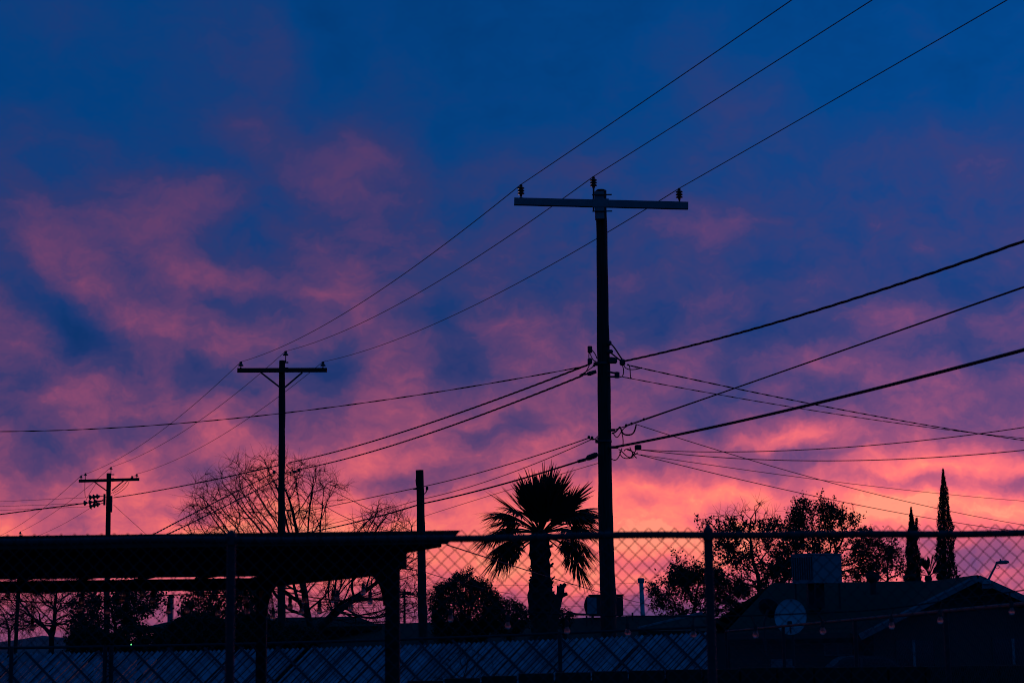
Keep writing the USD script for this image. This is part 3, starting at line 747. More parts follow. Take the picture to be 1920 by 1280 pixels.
def string_light(label, path, bulbs, Y0, drop=None, scale=1.0):
    """path: wire points in the world; bulbs: pixels of the bulbs with their depth."""
    path = np.asarray(path, float)
    t = thing("string_light", label, "string lights", path[0], group="strings of bulbs by the patio")
    part(t, "cord", tube(path, .0065, 6), "cable", smooth=True)
    for bx, by, Y in bulbs:
        c = at(bx, by, Y)
        k = np.argmin(np.abs(path[:, 0] - c[0]) + np.abs(path[:, 1] - c[1]))
        top = path[k].copy()
        z0 = c[2] + .035 * scale
        s = part(t, "socket", join(lathe([(0, .055), (.012, .055), (.017, .045), (.018, 0), (0, 0)], (c[0], c[1], z0), 10), tube([(c[0], c[1], z0 + .05), (top[0], top[1], max(top[2], z0 + .07))], .006, 5)), "rubber", smooth=40)
        part(s, "bulb", lathe([(r * scale, h * scale) for r, h in BULB], (c[0], c[1], z0), 12), "bulb_glass", smooth=60)
    return t


YS = 15.6
main = [(762, 1112), (845, 1130), (952, 1143), (1063, 1151), (1177, 1154), (1300, 1155), (1417, 1153), (1543, 1148), (1672, 1139.5), (1763, 1127), (1897, 1109), (2000, 1092)]
cs = CubicSpline([p[0] for p in main], [p[1] for p in main])
string_light("long string of clear bulbs sagging from the patio to the right edge before the house", [at(x, cs(x), YS - .0) for x in np.linspace(762, 2000, 70)],
             [(845, 1160, YS), (952, 1173, YS), (1063, 1182, YS), (1177, 1186, YS), (1300, 1190, YS), (1417, 1190, YS), (1543, 1183, YS), (1672, 1173, YS), (1763, 1163, YS), (1897, 1146, YS)], YS)
string_light("string of bulbs sagging under the patio from the front post toward the rear post", [at(x, 1105 + 20 * math.sin((x - 520) / 260 * 3.14159), 16.2) for x in np.linspace(500, 738, 24)],
             [(544, 1137, 16.2), (571, 1127, 16.2), (599, 1145, 16.2), (625, 1124, 16.2), (658, 1139, 16.2), (694, 1127, 16.2)], 16.2)
string_light("string of small bulbs farther back under the patio's right end", [at(x, 1098 + 30 * math.sin((x - 490) / 250 * 3.14159), 17.4) for x in np.linspace(498, 732, 24)],
             [(512, 1157, 17.4), (565, 1147, 17.4), (633, 1124, 17.4), (681, 1110, 17.4)], 17.4)
string_light("string of bulbs hanging under the left part of the patio roof, higher row", [at(x, 1100 + 12 * math.sin(x / 480 * 9.4) , 16.6) for x in np.linspace(-20, 482, 40)],
             [(14, 1115, 16.6), (154, 1129, 16.6), (231, 1115, 16.6), (268, 1114, 16.6), (286, 1126, 16.6), (460, 1124, 16.6)], 16.6)
string_light("string of bulbs hanging under the left part of the patio roof, lower row", [at(x, 1122 + 8 * math.sin(x / 480 * 6.3), 17.2) for x in np.linspace(-20, 486, 40)],
             [(60, 1176, 17.2), (150, 1142, 17.2), (202, 1147, 17.2), (229, 1124, 17.2), (316, 1146, 17.2), (351, 1145, 17.2), (409, 1150, 17.2), (464, 1147, 17.2)], 17.2)

# ------------------------------------------------------------------ the near chain link fence
YC = 9.7
cf = thing("chain_link_fence", "near grey chain link fence with round top rail across the whole foreground", "fence", (0, YC, 0))
zl, zr_ = at(0, 1017, YC)[2], at(1920, 997.5, YC)[2]
rail_z = lambda x: zl + (zr_ - zl) * (x - at(0, 1017, YC)[0]) / (at(1920, 997.5, YC)[0] - at(0, 1017, YC)[0])
xa, xb_ = -4.4, 4.4
xx = np.linspace(xa, xb_, 40)
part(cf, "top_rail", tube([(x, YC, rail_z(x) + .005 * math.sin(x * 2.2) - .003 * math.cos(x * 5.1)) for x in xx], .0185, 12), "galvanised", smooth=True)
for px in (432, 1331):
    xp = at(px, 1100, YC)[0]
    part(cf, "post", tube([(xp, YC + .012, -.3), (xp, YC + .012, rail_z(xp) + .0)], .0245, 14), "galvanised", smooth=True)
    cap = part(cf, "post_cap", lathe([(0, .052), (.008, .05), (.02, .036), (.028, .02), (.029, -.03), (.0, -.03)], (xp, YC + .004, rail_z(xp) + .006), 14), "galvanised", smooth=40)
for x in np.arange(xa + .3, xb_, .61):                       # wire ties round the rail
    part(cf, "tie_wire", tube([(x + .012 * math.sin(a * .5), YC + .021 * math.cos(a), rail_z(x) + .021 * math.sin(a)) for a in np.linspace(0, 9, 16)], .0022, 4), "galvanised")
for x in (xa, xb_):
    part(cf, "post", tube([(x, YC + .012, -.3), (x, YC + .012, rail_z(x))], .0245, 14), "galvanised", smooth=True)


def chain_link(xf, nx, pitch, z0, zt_of, r, sides=3, seed=0, knuckles=True):
    """Zigzag wires hooked into one another. xf(u, off): the world point of run length u on the fence line, off metres off its plane."""
    rng = np.random.default_rng(seed)
    P0, P1 = [], []
    h = pitch / 2
    for i in range(nx):
        zt_ = zt_of(i * h)
        n = int((zt_ - z0) / h)
        zs_ = zt_ - np.arange(n + 1) * h
        u = i * h + np.where((np.arange(n + 1) + i) % 2 == 0, 0, h) + .0
        u = u + rng.normal(0, pitch * .018, n + 1); zz = zs_ + rng.normal(0, pitch * .018, n + 1)
        off = np.where((np.arange(n + 1)) % 2 == 0, r * 1.1, -r * 1.1)
        pts = np.array([np.append(xf(uu, oo), z) for uu, oo, z in zip(u, off, zz)])
        P0.append(pts[:-1]); P1.append(pts[1:])
    P0, P1 = np.vstack(P0), np.vstack(P1)
    R = np.full(len(P0), r)
    return sticks(P0, P1, R, R, sides)


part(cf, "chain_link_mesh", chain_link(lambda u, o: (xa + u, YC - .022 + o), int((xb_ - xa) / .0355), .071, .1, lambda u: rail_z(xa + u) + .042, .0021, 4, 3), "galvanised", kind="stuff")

# ------------------------------------------------------------------ blue slatted fence behind the patio
YL = 27.0
sf = thing("slatted_fence", "blue-grey fence of slanting slats under a pipe rail, behind the patio", "fence", (0, YL, 0))
fx0, fx1 = at(-60, 1214, YL)[0], at(1341, 1172, YL)[0]
ztl, ztr = at(0, 1214, YL)[2], at(1340, 1173, YL)[2]
zmid = at(720, 1199, YL)[2]
_c = np.polyfit([at(0, 1214, YL)[0], at(720, 1198, YL)[0], fx1], [ztl, zmid, ztr], 2)
ftop = lambda x: float(np.polyval(_c, x))
part(sf, "top_rail", tube([(x, YL - .01, ftop(x)) for x in np.linspace(fx0, fx1, 30)], .021, 10), "dark_metal", smooth=True)
for px, r in ((24, .03), (199, .03), (211, .03), (1050, .03), (1338, .038)):
    xp = at(px, 1230, YL)[0]
    part(sf, "post", tube([(xp, YL - .075, -.2), (xp, YL - .075, ftop(xp) + .02)], r, 10), "dark_metal", smooth=True)
rng = np.random.default_rng(8)
pitch, H = .0705, 1.9
nsl = 0
x = fx0 - 1.9
slats, rest = [], []
while x < fx1 + .0:
    w = .039 + rng.normal(0, .002)
    # a slat rises to the right at 45 degrees between the ground and the rail; cut at the fence's ends
    z0, xs0 = .04, x
    xe = x + ftop(min(max(x + 1.8, fx0), fx1)) - .085 - z0
    a = max(xs0, fx0 + .03); b = min(xe, fx1 - .03)
    if b - a > .08:
        za, zb = z0 + a - xs0, z0 + b - xs0
        j = rng.normal(0, .006)
        slats.append((b, bar((a + j, YL + rng.normal(0, .004), za), (b + j, YL + rng.normal(0, .004), zb), .006, w, up=(-.7, 0, .7))))
    x += pitch
for _, m in slats[:300]:
    if rng.uniform() > .02:
        part(sf, "slat", m, rng.choice(["slat_plastic", "slat_worn", "slat_pale"], p=[.6, .22, .18]))
x = fx0 - 1.9
k = 0
while x < fx1 + 2.0:                                   # dark lattice bars both ways, about half a metre apart
    for sgn in (1, -1):
        z0, z1_ = .03, None
        xs0 = x if sgn > 0 else x + .2
        ts = np.linspace(0, 1.95, 60)
        xx_ = xs0 + sgn * ts
        ok = (xx_ > fx0 + .02) & (xx_ < fx1 - .02)
        ok &= np.array([z0 + t < ftop(min(max(q, fx0), fx1)) - .03 for t, q in zip(ts, xx_)])
        if ok.sum() > 3:
            a, b = np.argmax(ok), len(ok) - 1 - np.argmax(ok[::-1])
            dy = -.022 if sgn > 0 else -.034
            part(sf, "lattice_bar", bar((xx_[a], YL + dy, z0 + ts[a]), (xx_[b], YL + dy, z0 + ts[b]), .008, .034 if sgn < 0 else .016, up=(-.7 * sgn, 0, .7)), "lattice")
    x += .53
# the gate chain and the small lamp on the fence
c = at(205, 1245, YL - .12)
ch = []
for i in range(9):
    z = c[2] + .18 - i * .045
    a = np.linspace(0, 2 * np.pi, 9)
    ring = np.stack([c[0] + .02 * np.cos(a) * (1 if i % 2 else .2) + .012 * math.sin(i), c[1] + .02 * np.cos(a) * (.2 if i % 2 else 1), z + .032 * np.sin(a)], 1)
    ch.append(tube(ring, .006, 5, caps=False))
whole("gate_chain", join(*ch), "dark_metal", "dark chain hanging between the twin posts of the blue slatted fence", "chain")
c = at(246, 1207, YL - .06)
lamp = thing("garden_lamp", "tiny green light glowing on the rail of the slatted fence at left", "lamp", c)
part(lamp, "housing", box(c - [.018, .015, .05], c + [.018, .015, -.012], .004), "dark_metal")
part(lamp, "bulb", lathe([(0, .008), (.007, .004), (.008, -.004), (.005, -.012), (0, -.012)], c, 10), "green_lamp", smooth=True)

# side fence that comes forward at the right, its mesh without slats
sfc = thing("side_fence", "chain link fence with thin rail coming forward in front of the gabled house", "fence", at(1361, 1220, 36) * [1, 1, 0])
a = at(1361, 1183, 36); b = at(1990, 1125, 15.2)
dirv = (b - a)[:2]; LEN = np.linalg.norm(dirv); dirv = dirv / LEN; nrm = np.array([-dirv[1], dirv[0]])
part(sfc, "top_rail", tube([a, (a + b) / 2, b], .021, 10), "dark_metal", smooth=True)
for u in (0.0, 6.8, 12.4, 17.0, LEN - .1):
    p = a + (b - a) * (u / LEN)
    part(sfc, "post", tube([(p[0], p[1], -.2), (p[0], p[1], p[2])], .028, 10), "dark_metal", smooth=True)
part(sfc, "chain_link_mesh", chain_link(lambda u, o: a[:2] + dirv * u + nrm * (.03 + o), int(LEN / .04), .08, .1, lambda u: a[2] + (b - a)[2] * u / LEN - .03, .0016, 3, 4), "rusty_wire", kind="stuff")

# low block wall along the bottom at the right: courses of blocks with recessed joints
YW = 20.0
bw = thing("block_wall", "low brown block wall along the bottom right of the photo", "wall", (0, YW, 0))
wx0, wx1 = at(764, 1275, YW)[0], at(2010, 1246, YW)[0]
wtop = lambda x: float(np.interp(x, [wx0, at(1000, 1262, YW)[0], at(1340, 1252.5, YW)[0], wx1], [at(764, 1277, YW)[2], at(1000, 1262, YW)[2], at(1340, 1252.5, YW)[2], at(2010, 1245, YW)[2]]))
part(bw, "mortar_core", join(*[bar((x, YW + .01, wtop(x) / 2 - .04), (x + .2, YW + .01, wtop(x + .2) / 2 - .04), .12, wtop(x + .1) - .1) for x in np.arange(wx0, wx1 - .2, .2)]), "block")
for row in range(7):
    x = wx0 - (.2 if row % 2 else 0)
    while x < wx1 - .05:
        xl, xr2 = max(x, wx0), min(x + .39, wx1)
        t = wtop((xl + xr2) / 2)
        z1_ = t - .20 * row
        if row < 3:
            m = box((xl + .005, YW - .10 + rng.normal(0, .003), max(0, z1_ - .19)), (xr2 - .005, YW + .10, z1_ + (rng.normal(0, .003) if row == 0 else 0)), .006)
            part(bw, "block", m, "block")
        x += .40
part(bw, "lower_courses", box((wx0, YW - .095, -.1), (wx1, YW + .095, min(wtop(wx0), wtop(wx1)) - .62)), "block")

# ------------------------------------------------------------------ the gabled house at the right
YG = 60.0
ax_, az = at(1833, 1077, YG)[0], at(1833, 1077, YG)[2]
ex, ez = at(1612, 1187, YG)[0], at(1612, 1187, YG)[2]
hw = ax_ - ex
HX1 = ax_ + hw
gh = thing("gabled_house", "low stuccoed house with a front gable and pale barge boards at right", "house", (ax_, YG, 0))
wl, wr = ex + .55, HX1 - .55
sl = (az - ez) / hw
und = .17                                                   # depth of the roof
wy = YG + .55
front = [(wl, 0), (wr, 0), (wr, az - und - sl * (wr - ax_) - .02), (ax_, az - und - .03), (wl, az - und - sl * (ax_ - wl) - .02)]
part(gh, "wall", prism(front, wy, wy + .2, "y"), "stucco", label="front gable wall")
YM = YG + 2.2                                               # the main body stands further back
mx0 = at(1352, 1190, YM)[0]
ezm = at(1480, 1187.5, YM - .5)[2]
part(gh, "wall", box((mx0 + .3, YM, 0), (wl + .01, YM + .2, ezm + .2)), "stucco", label="wall of the main body")
part(gh, "wall", box((wl, wy + .2, 0), (wl + .2, YM, ez + .05)), "stucco")
part(gh, "wall", box((mx0 + .3, YM + .2, 0), (mx0 + .5, YM + 8, ezm + .2)), "stucco")


def slab(a, b, c, d, th=.12):
    """A roof plane through four corners, th thick downwards."""
    q = np.array([a, b, c, d], float)
    v = np.vstack([q, q - [0, 0, th]])
    return v, np.array([[0, 1, 2], [0, 2, 3], [4, 6, 5], [4, 7, 6], [0, 4, 5], [0, 5, 1], [1, 5, 6], [1, 6, 2], [2, 6, 7], [2, 7, 3], [3, 7, 4], [3, 4, 0]])


YR = 68.0
rz_ = at(1590, 1092, YR)[2]
rl = at(1448, 1096, YR)[0]
part(gh, "roof", slab((ax_, YG + .02, az), (ax_, YR, rz_), (ex - .0, YR - .2, ez + .05), (ex, YG + .02, ez)), "shingle", label="left slope of the front gable")
part(gh, "roof", slab((ax_ + .001, YG + .02, az), (HX1, YG + .02, ez), (HX1, YR, ez), (ax_ + .001, YR, rz_)), "shingle", label="right slope of the front gable")
part(gh, "roof", slab((mx0, YM - .55, ezm), (ex + 2.2, YM - .55, ezm), (ax_, YR + .02, rz_ + .03), (rl, YR + .02, rz_ + .03)), "shingle", label="front slope of the main roof")
part(gh, "roof", slab((rl, YR + .06, rz_), (ax_ + 2, YR + .06, rz_), (ax_ + 2, YR + 6, ezm), (mx0, YR + 6, ezm)), "shingle", label="rear slope")
part(gh, "fascia", box((mx0, YM - .60, ezm - .16), (ex - .02, YM - .555, ezm + .02)), "stucco")
bb = []
part(gh, "barge_board", bar((ax_ - .02, YG - .02, az - .11), (ex, YG - .02, ez - .11), .04, .22, up=(sl, 0, 1)), "white_trim")
part(gh, "barge_board", bar((ax_ + .02, YG - .024, az - .11), (HX1, YG - .024, ez - .11), .04, .22, up=(-sl, 0, 1)), "white_trim")
part(gh, "edge_flashing", bar((ax_ - .2, YG - .05, az - .03 - .2 * sl), (ex + .3, YG - .05, ez - .03 + .3 * sl), .03, .05, up=(sl, 0, 1)), "white_paint")
part(gh, "gable_block", box(at(1841, 1101, YG - .08) - [.0, .05, .04], at(1858, 1094, YG - .08) + [0, .02, .03], .01), "white_trim")
part(gh, "gable_lamp", box(at(1841.5, 1095, YG - .14) - [0, .06, .0], at(1857, 1087, YG - .14), .02), "white_paint", label="pale lamp box under the peak, unlit")
v0, v1 = at(1823, 1136, wy), at(1845, 1120, wy)
gv = part(gh, "gable_vent", join(*[box(lo, hi) for lo, hi in (((v0[0], wy - .04, v0[2]), (v0[0] + .04, wy - .003, v1[2])), ((v1[0] - .04, wy - .04, v0[2]), (v1[0], wy - .003, v1[2])), ((v0[0], wy - .042, v1[2]), (v1[0], wy - .003, v1[2] + .04)), ((v0[0], wy - .042, v0[2] - .04), (v1[0], wy - .003, v0[2])))]), "stucco")
for k in range(5):
    z = v0[2] + (v1[2] - v0[2]) * (k + .5) / 5
    part(gv, "louvre", bar((v0[0] + .04, wy - .02, z), (v1[0] - .04, wy - .02, z), .05, .01, up=(0, .6, .8)), "louvre")
part(gh, "trim_board", box((wl, wy - .02, at(1780, 1166, wy)[2] - .03), (wr, wy - .002, at(1780, 1166, wy)[2] + .03)), "stucco")
for px0, px1, py0, py1, Y, midx in ((1681, 1753, 1195, 1252, wy, 1712), (1862, 1934, 1193, 1248, wy, 1898), (1545, 1597, 1204, 1229, YM, 1570)):
    a, b = at(px0, py1, Y), at(px1, py0, Y)
    mx = at(midx, py0, Y)[0]
    f_ = .05
    w = part(gh, "window", join(box((a[0], Y - .05, a[2]), (a[0] + f_, Y - .002, b[2])), box((b[0] - f_, Y - .05, a[2]), (b[0], Y - .002, b[2])), box((a[0] + f_, Y - .05, b[2] - f_), (b[0] - f_, Y - .002, b[2])), box((a[0] + f_, Y - .05, a[2]), (b[0] - f_, Y - .002, a[2] + f_))), "stucco" if Y == wy else "white_trim")
    part(w, "mullion", box((mx - .045, Y - .06, a[2] + f_), (mx + .045, Y - .003, b[2] - f_)), "white_paint" if Y == wy else "white_trim")
    part(w, "pane", box((a[0] + f_, Y - .03, a[2] + f_), (mx - .045, Y - .012, b[2] - f_)), "glass_dark")
    part(w, "pane", box((mx + .045, Y - .024, a[2] + f_), (b[0] - f_, Y - .008, b[2] - f_)), "glass_dark")
# a turbine cowl on the ridge and a hip ridge cap
c = at(1637, 1090, YR - 2.5)
tv = thing("roof_vent", "dark vent cowl on the gabled house's roof left of the cypresses", "vent", c)
part(tv, "stem", lathe([(.12, -.45), (.12, .02), (0, .02)], c, 12), "dark_metal", smooth=40)
part(tv, "cowl", join(lathe([(.14, -.02), (.22, .06), (.26, .16), (.25, .27), (.0, .27)], c, 14), box(c + [-.24, -.2, .28], c + [.26, .2, .32], .01)), "dark_metal", smooth=40)
# evaporative cooler on a stand
YO = 63.5
k0, k1 = at(1490, 1090, YO), at(1580, 1037, YO)
ec = thing("evaporative_cooler", "boxy pale evaporative cooler on the roof before the leafy trees", "cooler", ((k0[0] + k1[0]) / 2, YO, 0))
xm = at(1526, 1060, YO)[0]
zl_, zh_ = k0[2], k1[2]


def quad_prism(base, z0, z1):
    return prism([(p[0], p[1]) for p in base], z0, z1, "z")


p_l, p_m, p_r = np.array([k0[0], YO + .55]), np.array([xm, YO]), np.array([k1[0], YO + .35])
p_b = p_l + p_r - p_m
part(ec, "cabinet", quad_prism([p_l, p_m, p_r, p_b], zl_, zh_ - .03), "cooler_metal")
part(ec, "lid", quad_prism([p_l + [-.03, 0], p_m + [0, -.03], p_r + [.03, 0], p_b + [0, .03]], zh_ - .028, zh_ + .02), "cooler_metal")
part(ec, "tray", quad_prism([p_l + [-.02, 0], p_m + [0, -.02], p_r + [.02, 0], p_b + [0, .02]], zl_ - .05, zl_ - .002), "cooler_metal")
d = p_m - p_l
for k in range(9):
    q = p_l + d * (k + .7) / 9.6
    n = np.array([d[1], -d[0]]) / np.linalg.norm(d)
    part(ec, "louvre", bar(np.append(q + n * .012, zl_ + .08), np.append(q + n * .012, zh_ - .1), .035, .02, up=(*n, 0)), "louvre")
for q in (p_l, p_m, p_r, p_b):
    qq = q + (p_l + p_r - 2 * q) * .0 + ((p_l + p_r) / 2 - q) * .12
    part(ec, "leg", box((qq[0] - .03, qq[1] - .03, zl_ - .95), (qq[0] + .03, qq[1] + .03, zl_ - .05)), "dark_metal")
part(ec, "duct", box((k0[0] + .55, YO + .5, zl_ - .9), (k0[0] + 1.1, YO + .95, zl_ - .05)), "dark_metal")


def dish(name, label, c, rx, rz2, Y, mat, face):
    """A shallow dish with rim, arm and mast, turned to face a direction."""
    t = thing(name, label, "satellite dish", c)
    face = np.asarray(face, float) / np.linalg.norm(face)
    r = np.linspace(0, 1, 8)
    pr = [(q * rx, .22 * rx * q * q) for q in r] + [(rx * 1.01, .22 * rx + .02)] + [(q * rx * .99, .22 * rx * q * q - .025) for q in r[::-1]]
    v, f = lathe(pr, (0, 0, 0), 30, axis=face)
    v[:, 2] *= rz2 / rx
    part(t, "reflector", (v + c, f), mat, smooth=40)
    foc = c + face * rx * 1.0
    part(t, "feed_arm", tube([c - [0, 0, rz2 * .95] + face * .1, foc - [0, 0, .25]], .02, 6), "dark_metal")
    part(t, "feed", box(foc - [.06, .06, .33], foc + [.06, .06, -.17], .02), "dark_metal")
    part(t, "mast", tube([c - face * .05, c - face * .35 - [0, 0, .2], c - face * .35 - [0, 0, rz2 + .75]], .04, 8), "dark_metal", smooth=True)
    return t


YD = 50.0
dish("satellite_dish", "pale round satellite dish facing the camera in front of the house roof", at(1483, 1157, YD), .43, .49, YD, "dish_grey", (-.25, -1, .18))
dish("satellite_dish", "dark satellite dish seen from behind, left of the pale one", at(1441, 1141, YD + 3), .34, .33, YD, "dark_metal", (.5, .7, .55))
# pale board and car in the yard
c0, c1 = at(1446, 1264, 56), at(1490, 1234, 56)
yb = thing("yard_panel", "pale board standing in the yard before the house, below the round dish", "panel", ((c0[0] + c1[0]) / 2, 56, 0))
part(yb, "board", box((c0[0], 56, 0), (c1[0], 56.05, c1[2]), .01), "white_trim")
part(yb, "frame", join(box((c0[0] - .04, 55.99, 0), (c0[0] - .003, 56.06, c1[2] + .04)), box((c1[0] + .003, 55.99, 0), (c1[0] + .04, 56.06, c1[2] + .04)), box((c0[0] - .003, 55.99, c1[2] + .003), (c1[0] + .003, 56.06, c1[2] + .04))), "dark_metal")
YCAR = 57.2
cx0, cx1 = at(1500, 1250, YCAR)[0], at(1735, 1250, YCAR)[0]
ztop = at(1600, 1228.5, YCAR)[2]
car = thing("parked_car", "dark parked car whose roof shows above the block wall, before the house", "car", ((cx0 + cx1) / 2, YCAR, 0))
W_ = cx1 - cx0
body = [(0, .35), (.02, .62), (.05, .78), (.25, .90), (.78, .92), (.97, .86), (1, .7), (1, .38), (.9, .28), (.1, .28)]
part(car, "body", prism([(cx0 + u * W_, z) for u, z in body], YCAR, YCAR + 1.7, "y"), "car_paint", smooth=25)
cab = [(.22, .92), (.33, 1.30), (.38, ztop - .03), (.50, ztop), (.66, ztop - .03), (.75, 1.28), (.86, .92)]
part(car, "cabin", prism([(cx0 + u * W_, z) for u, z in cab], YCAR + .15, YCAR + 1.55, "y"), "car_paint", smooth=25)
for g in ([(.265, .95), (.355, 1.27), (.395, ztop - .10), (.49, ztop - .08), (.49, .95)], [(.51, .95), (.51, ztop - .08), (.645, ztop - .10), (.72, 1.26), (.81, .95)]):
    part(car, "side_window", prism([(cx0 + u * W_, z) for u, z in g], YCAR + .142, YCAR + .149, "y"), "glass_dark")
for u in (.2, .8):
    wz = lathe([(0, -.1), (.2, -.1), (.31, -.08), (.32, 0), (.31, .08), (0, .1)], (cx0 + u * W_, YCAR + .06, .32), 16, axis=(0, 1, 0))
    wh = part(car, "wheel", wz, "rubber", smooth=40)
    part(wh, "rim", lathe([(0, .01), (.19, .005), (.2, 0)], (cx0 + u * W_, YCAR - .045, .32), 12, axis=(0, -1, 0)), "grey_steel")
part(car, "side_mirror", box((cx0 + .28 * W_, YCAR - .05, .95), (cx0 + .31 * W_, YCAR + .14, 1.08), .03), "car_paint")
# the street lamp rising behind the house's peak
YLMP = 84.0
xl0 = at(1856, 1100, YLMP)[0]
sl_ = thing("street_lamp", "small unlit street lamp with bent arm behind the house's peak", "street lamp", (xl0, YLMP, 0))
pts = np.array([at(1848, 1300, YLMP) * [1, 1, 0], at(1849, 1115, YLMP), at(1854, 1085, YLMP), at(1860, 1073, YLMP), at(1865, 1064, YLMP), at(1868, 1056.5, YLMP), at(1872, 1054, YLMP)])
part(sl_, "mast", tube(pts, [.07, .06, .055, .05, .045, .04, .035], 8), "grey_steel", smooth=True)
hd = at(1880, 1053.5, YLMP)
part(sl_, "lamp_head", join(lathe([(0, -.34), (.05, -.3), (.085, -.1), (.09, .15), (.05, .28), (0, .3)], hd, 10, axis=(1, 0, .05))), "grey_steel", smooth=40)
part(sl_, "photocell", lathe([(.03, 0), (.035, .07), (0, .08)], hd + [-.1, 0, .08], 8), "grey_steel")
part(sl_, "stay_ring", tube([at(1868, 1061, YLMP) + [.09 * math.cos(a) + .05, 0, .09 * math.sin(a) - .02] for a in np.linspace(0, 2 * np.pi, 14)], .012, 5, caps=False), "dark_metal")

# ------------------------------------------------------------------ the long low house in the middle, with its roof gear
lh = thing("low_house", "long low house whose plain dark roof runs behind the slatted fence", "house", at(900, 1220, 66) * [1, 1, 0])
RZ = at(1062, 1159.5, 68)[2]
r1 = np.array([at(1330, 1148, 61)[0], 62.5, RZ]); r0_ = np.array([at(590, 1173, 77)[0], 76.5, RZ])
dr = (r1 - r0_)[:2] / np.linalg.norm((r1 - r0_)[:2]); nr = np.array([dr[1], -dr[0]])           # towards the camera
nr = nr if nr[1] < 0 else -nr
off = lambda p, d, z: np.array([p[0] + nr[0] * d, p[1] + nr[1] * d, z])
e1, e0 = off(r1, 4.2, RZ - 1.05), off(r0_, 4.2, RZ - 1.05)
f1, f0_ = off(r1, -4.2, RZ - 1.05), off(r0_, -4.2, RZ - 1.05)
part(lh, "roof", slab(r0_, e0, e1, r1), "shingle", label="front slope")
part(lh, "roof", slab(r0_ + [0, .02, 0], r1 + [0, .02, 0], f1, f0_), "shingle", label="rear slope")
w1, w0 = off(r1, 3.7, 0) - np.append(dr, 0) * .4, off(r0_, 3.7, 0) + np.append(dr, 0) * .4
part(lh, "wall", bar(w0 + [0, 0, (RZ - 1.15) / 2], w1 + [0, 0, (RZ - 1.15) / 2], .2, RZ - 1.15), "stucco", label="front wall")
part(lh, "wall", prism([(0, 0), (7.4, 0), (7.4, RZ - 1.13), (3.7, RZ - .2), (0, RZ - 1.13)], 0, .2, "x"), "stucco") if False else None
ge = [off(r1, 3.7, 0), off(r1, -3.7, 0)]
vv = np.array([ge[0], ge[1], ge[1] + [0, 0, RZ - 1.16], r1 - [0, 0, .14], ge[0] + [0, 0, RZ - 1.16]]) - np.append(dr, 0) * .35
vv = np.vstack([vv, vv - np.append(dr, 0) * .2])
part(lh, "wall", (vv, np.array([[0, 1, 2], [0, 2, 3], [0, 3, 4], [5, 7, 6], [5, 8, 7], [5, 9, 8], [0, 5, 6], [0, 6, 1], [1, 6, 7], [1, 7, 2], [2, 7, 8], [2, 8, 3], [3, 8, 9], [3, 9, 4], [4, 9, 5], [4, 5, 0]])), "stucco", label="gable end wall")
part(lh, "barge_board", bar(r1 + [0.02, -.02, -.06], e1 + [0.02, -.02, -.06], .04, .16), "white_trim")
part(lh, "barge_board", bar(at(1197, 1178, 57), at(1317, 1149, 58.5), .05, .11), "white_trim", label="lit edge of the low front roof")
part(lh, "roof", slab(at(1197, 1177.5, 57.03), at(1197, 1182, 53.5), at(1345, 1182, 53.5), at(1330, 1148, 58.53)), "shingle", label="low front roof at the right end")
part(lh, "wall", box((at(1205, 1200, 57)[0], 54.2, 0), (at(1340, 1200, 57)[0], 54.4, at(1270, 1181, 54)[2] - .1)), "stucco")
rtop = lambda px, Y: np.array([at(px, 1160, Y)[0], Y, RZ])
YAC = 65.5
a0, a1 = at(1099, 1154, YAC), at(1168, 1114, YAC)
ac = thing("air_conditioner", "boxy rooftop cooler half hidden behind the tallest pole", "cooler", ((a0[0] + a1[0]) / 2, YAC, 0))
part(ac, "cabinet", box((a0[0] + .14, YAC, a0[2]), (a1[0], YAC + .9, a1[2] - .03), .02), "dark_metal")
part(ac, "lid", box((a0[0] + .1, YAC - .04, a1[2] - .028), (a1[0] + .03, YAC + .94, a1[2] + .015), .01), "dark_metal")
part(ac, "grille_panel", box((at(1101, 1150, YAC)[0], YAC - .03, a0[2] + .06), (at(1119, 1150, YAC)[0], YAC - .003, a1[2] - .09), .01), "cooler_metal", label="pale side panel")
zs_ = np.linspace(0, 1, 8)
part(ac, "curved_panel", tube([(a0[0] + .10 - .10 * math.sin(t * np.pi), YAC + .3, a0[2] + .05 + (a1[2] - a0[2] - .1) * t) for t in zs_], .06, 8), "dark_metal", smooth=True)
part(ac, "stand", join(*[box((x - .03, y - .03, a0[2] - .6), (x + .03, y + .03, a0[2] - .002)) for x in (a0[0] + .25, a1[0] - .1) for y in (YAC + .1, YAC + .8)]), "dark_metal")
part(ac, "water_pipe", tube([at(1062, 1148, YAC), at(1080, 1150, YAC), at(1098, 1151, YAC), at(1118, 1150, YAC)], .035, 6), "dark_metal")
YV = 64.5
v0, v1 = at(1206, 1156, YV), at(1202, 1084, YV)
vp = thing("vent_pipe", "pale upright vent pipe with a rounded cap on the low roof", "pipe", (v0[0], YV, 0))
part(vp, "pipe", tube([v0 - [0, 0, .5], v1 - [0, 0, .1]], [.082, .075], 12), "dish_grey", smooth=True)
part(vp, "cap", lathe([(.08, -.16), (.115, -.14), (.12, -.02), (.09, .02), (0, .02)], v1, 12), "white_trim", smooth=40)
for px, py in ((1186, 1151), (1100, 1157), (1110, 1153.5)):
    q = at(px, py, 64)
    part(lh, "vent_stub", tube([q - [0, 0, .3], q + [0, 0, .06]], .03, 8), "dark_metal")

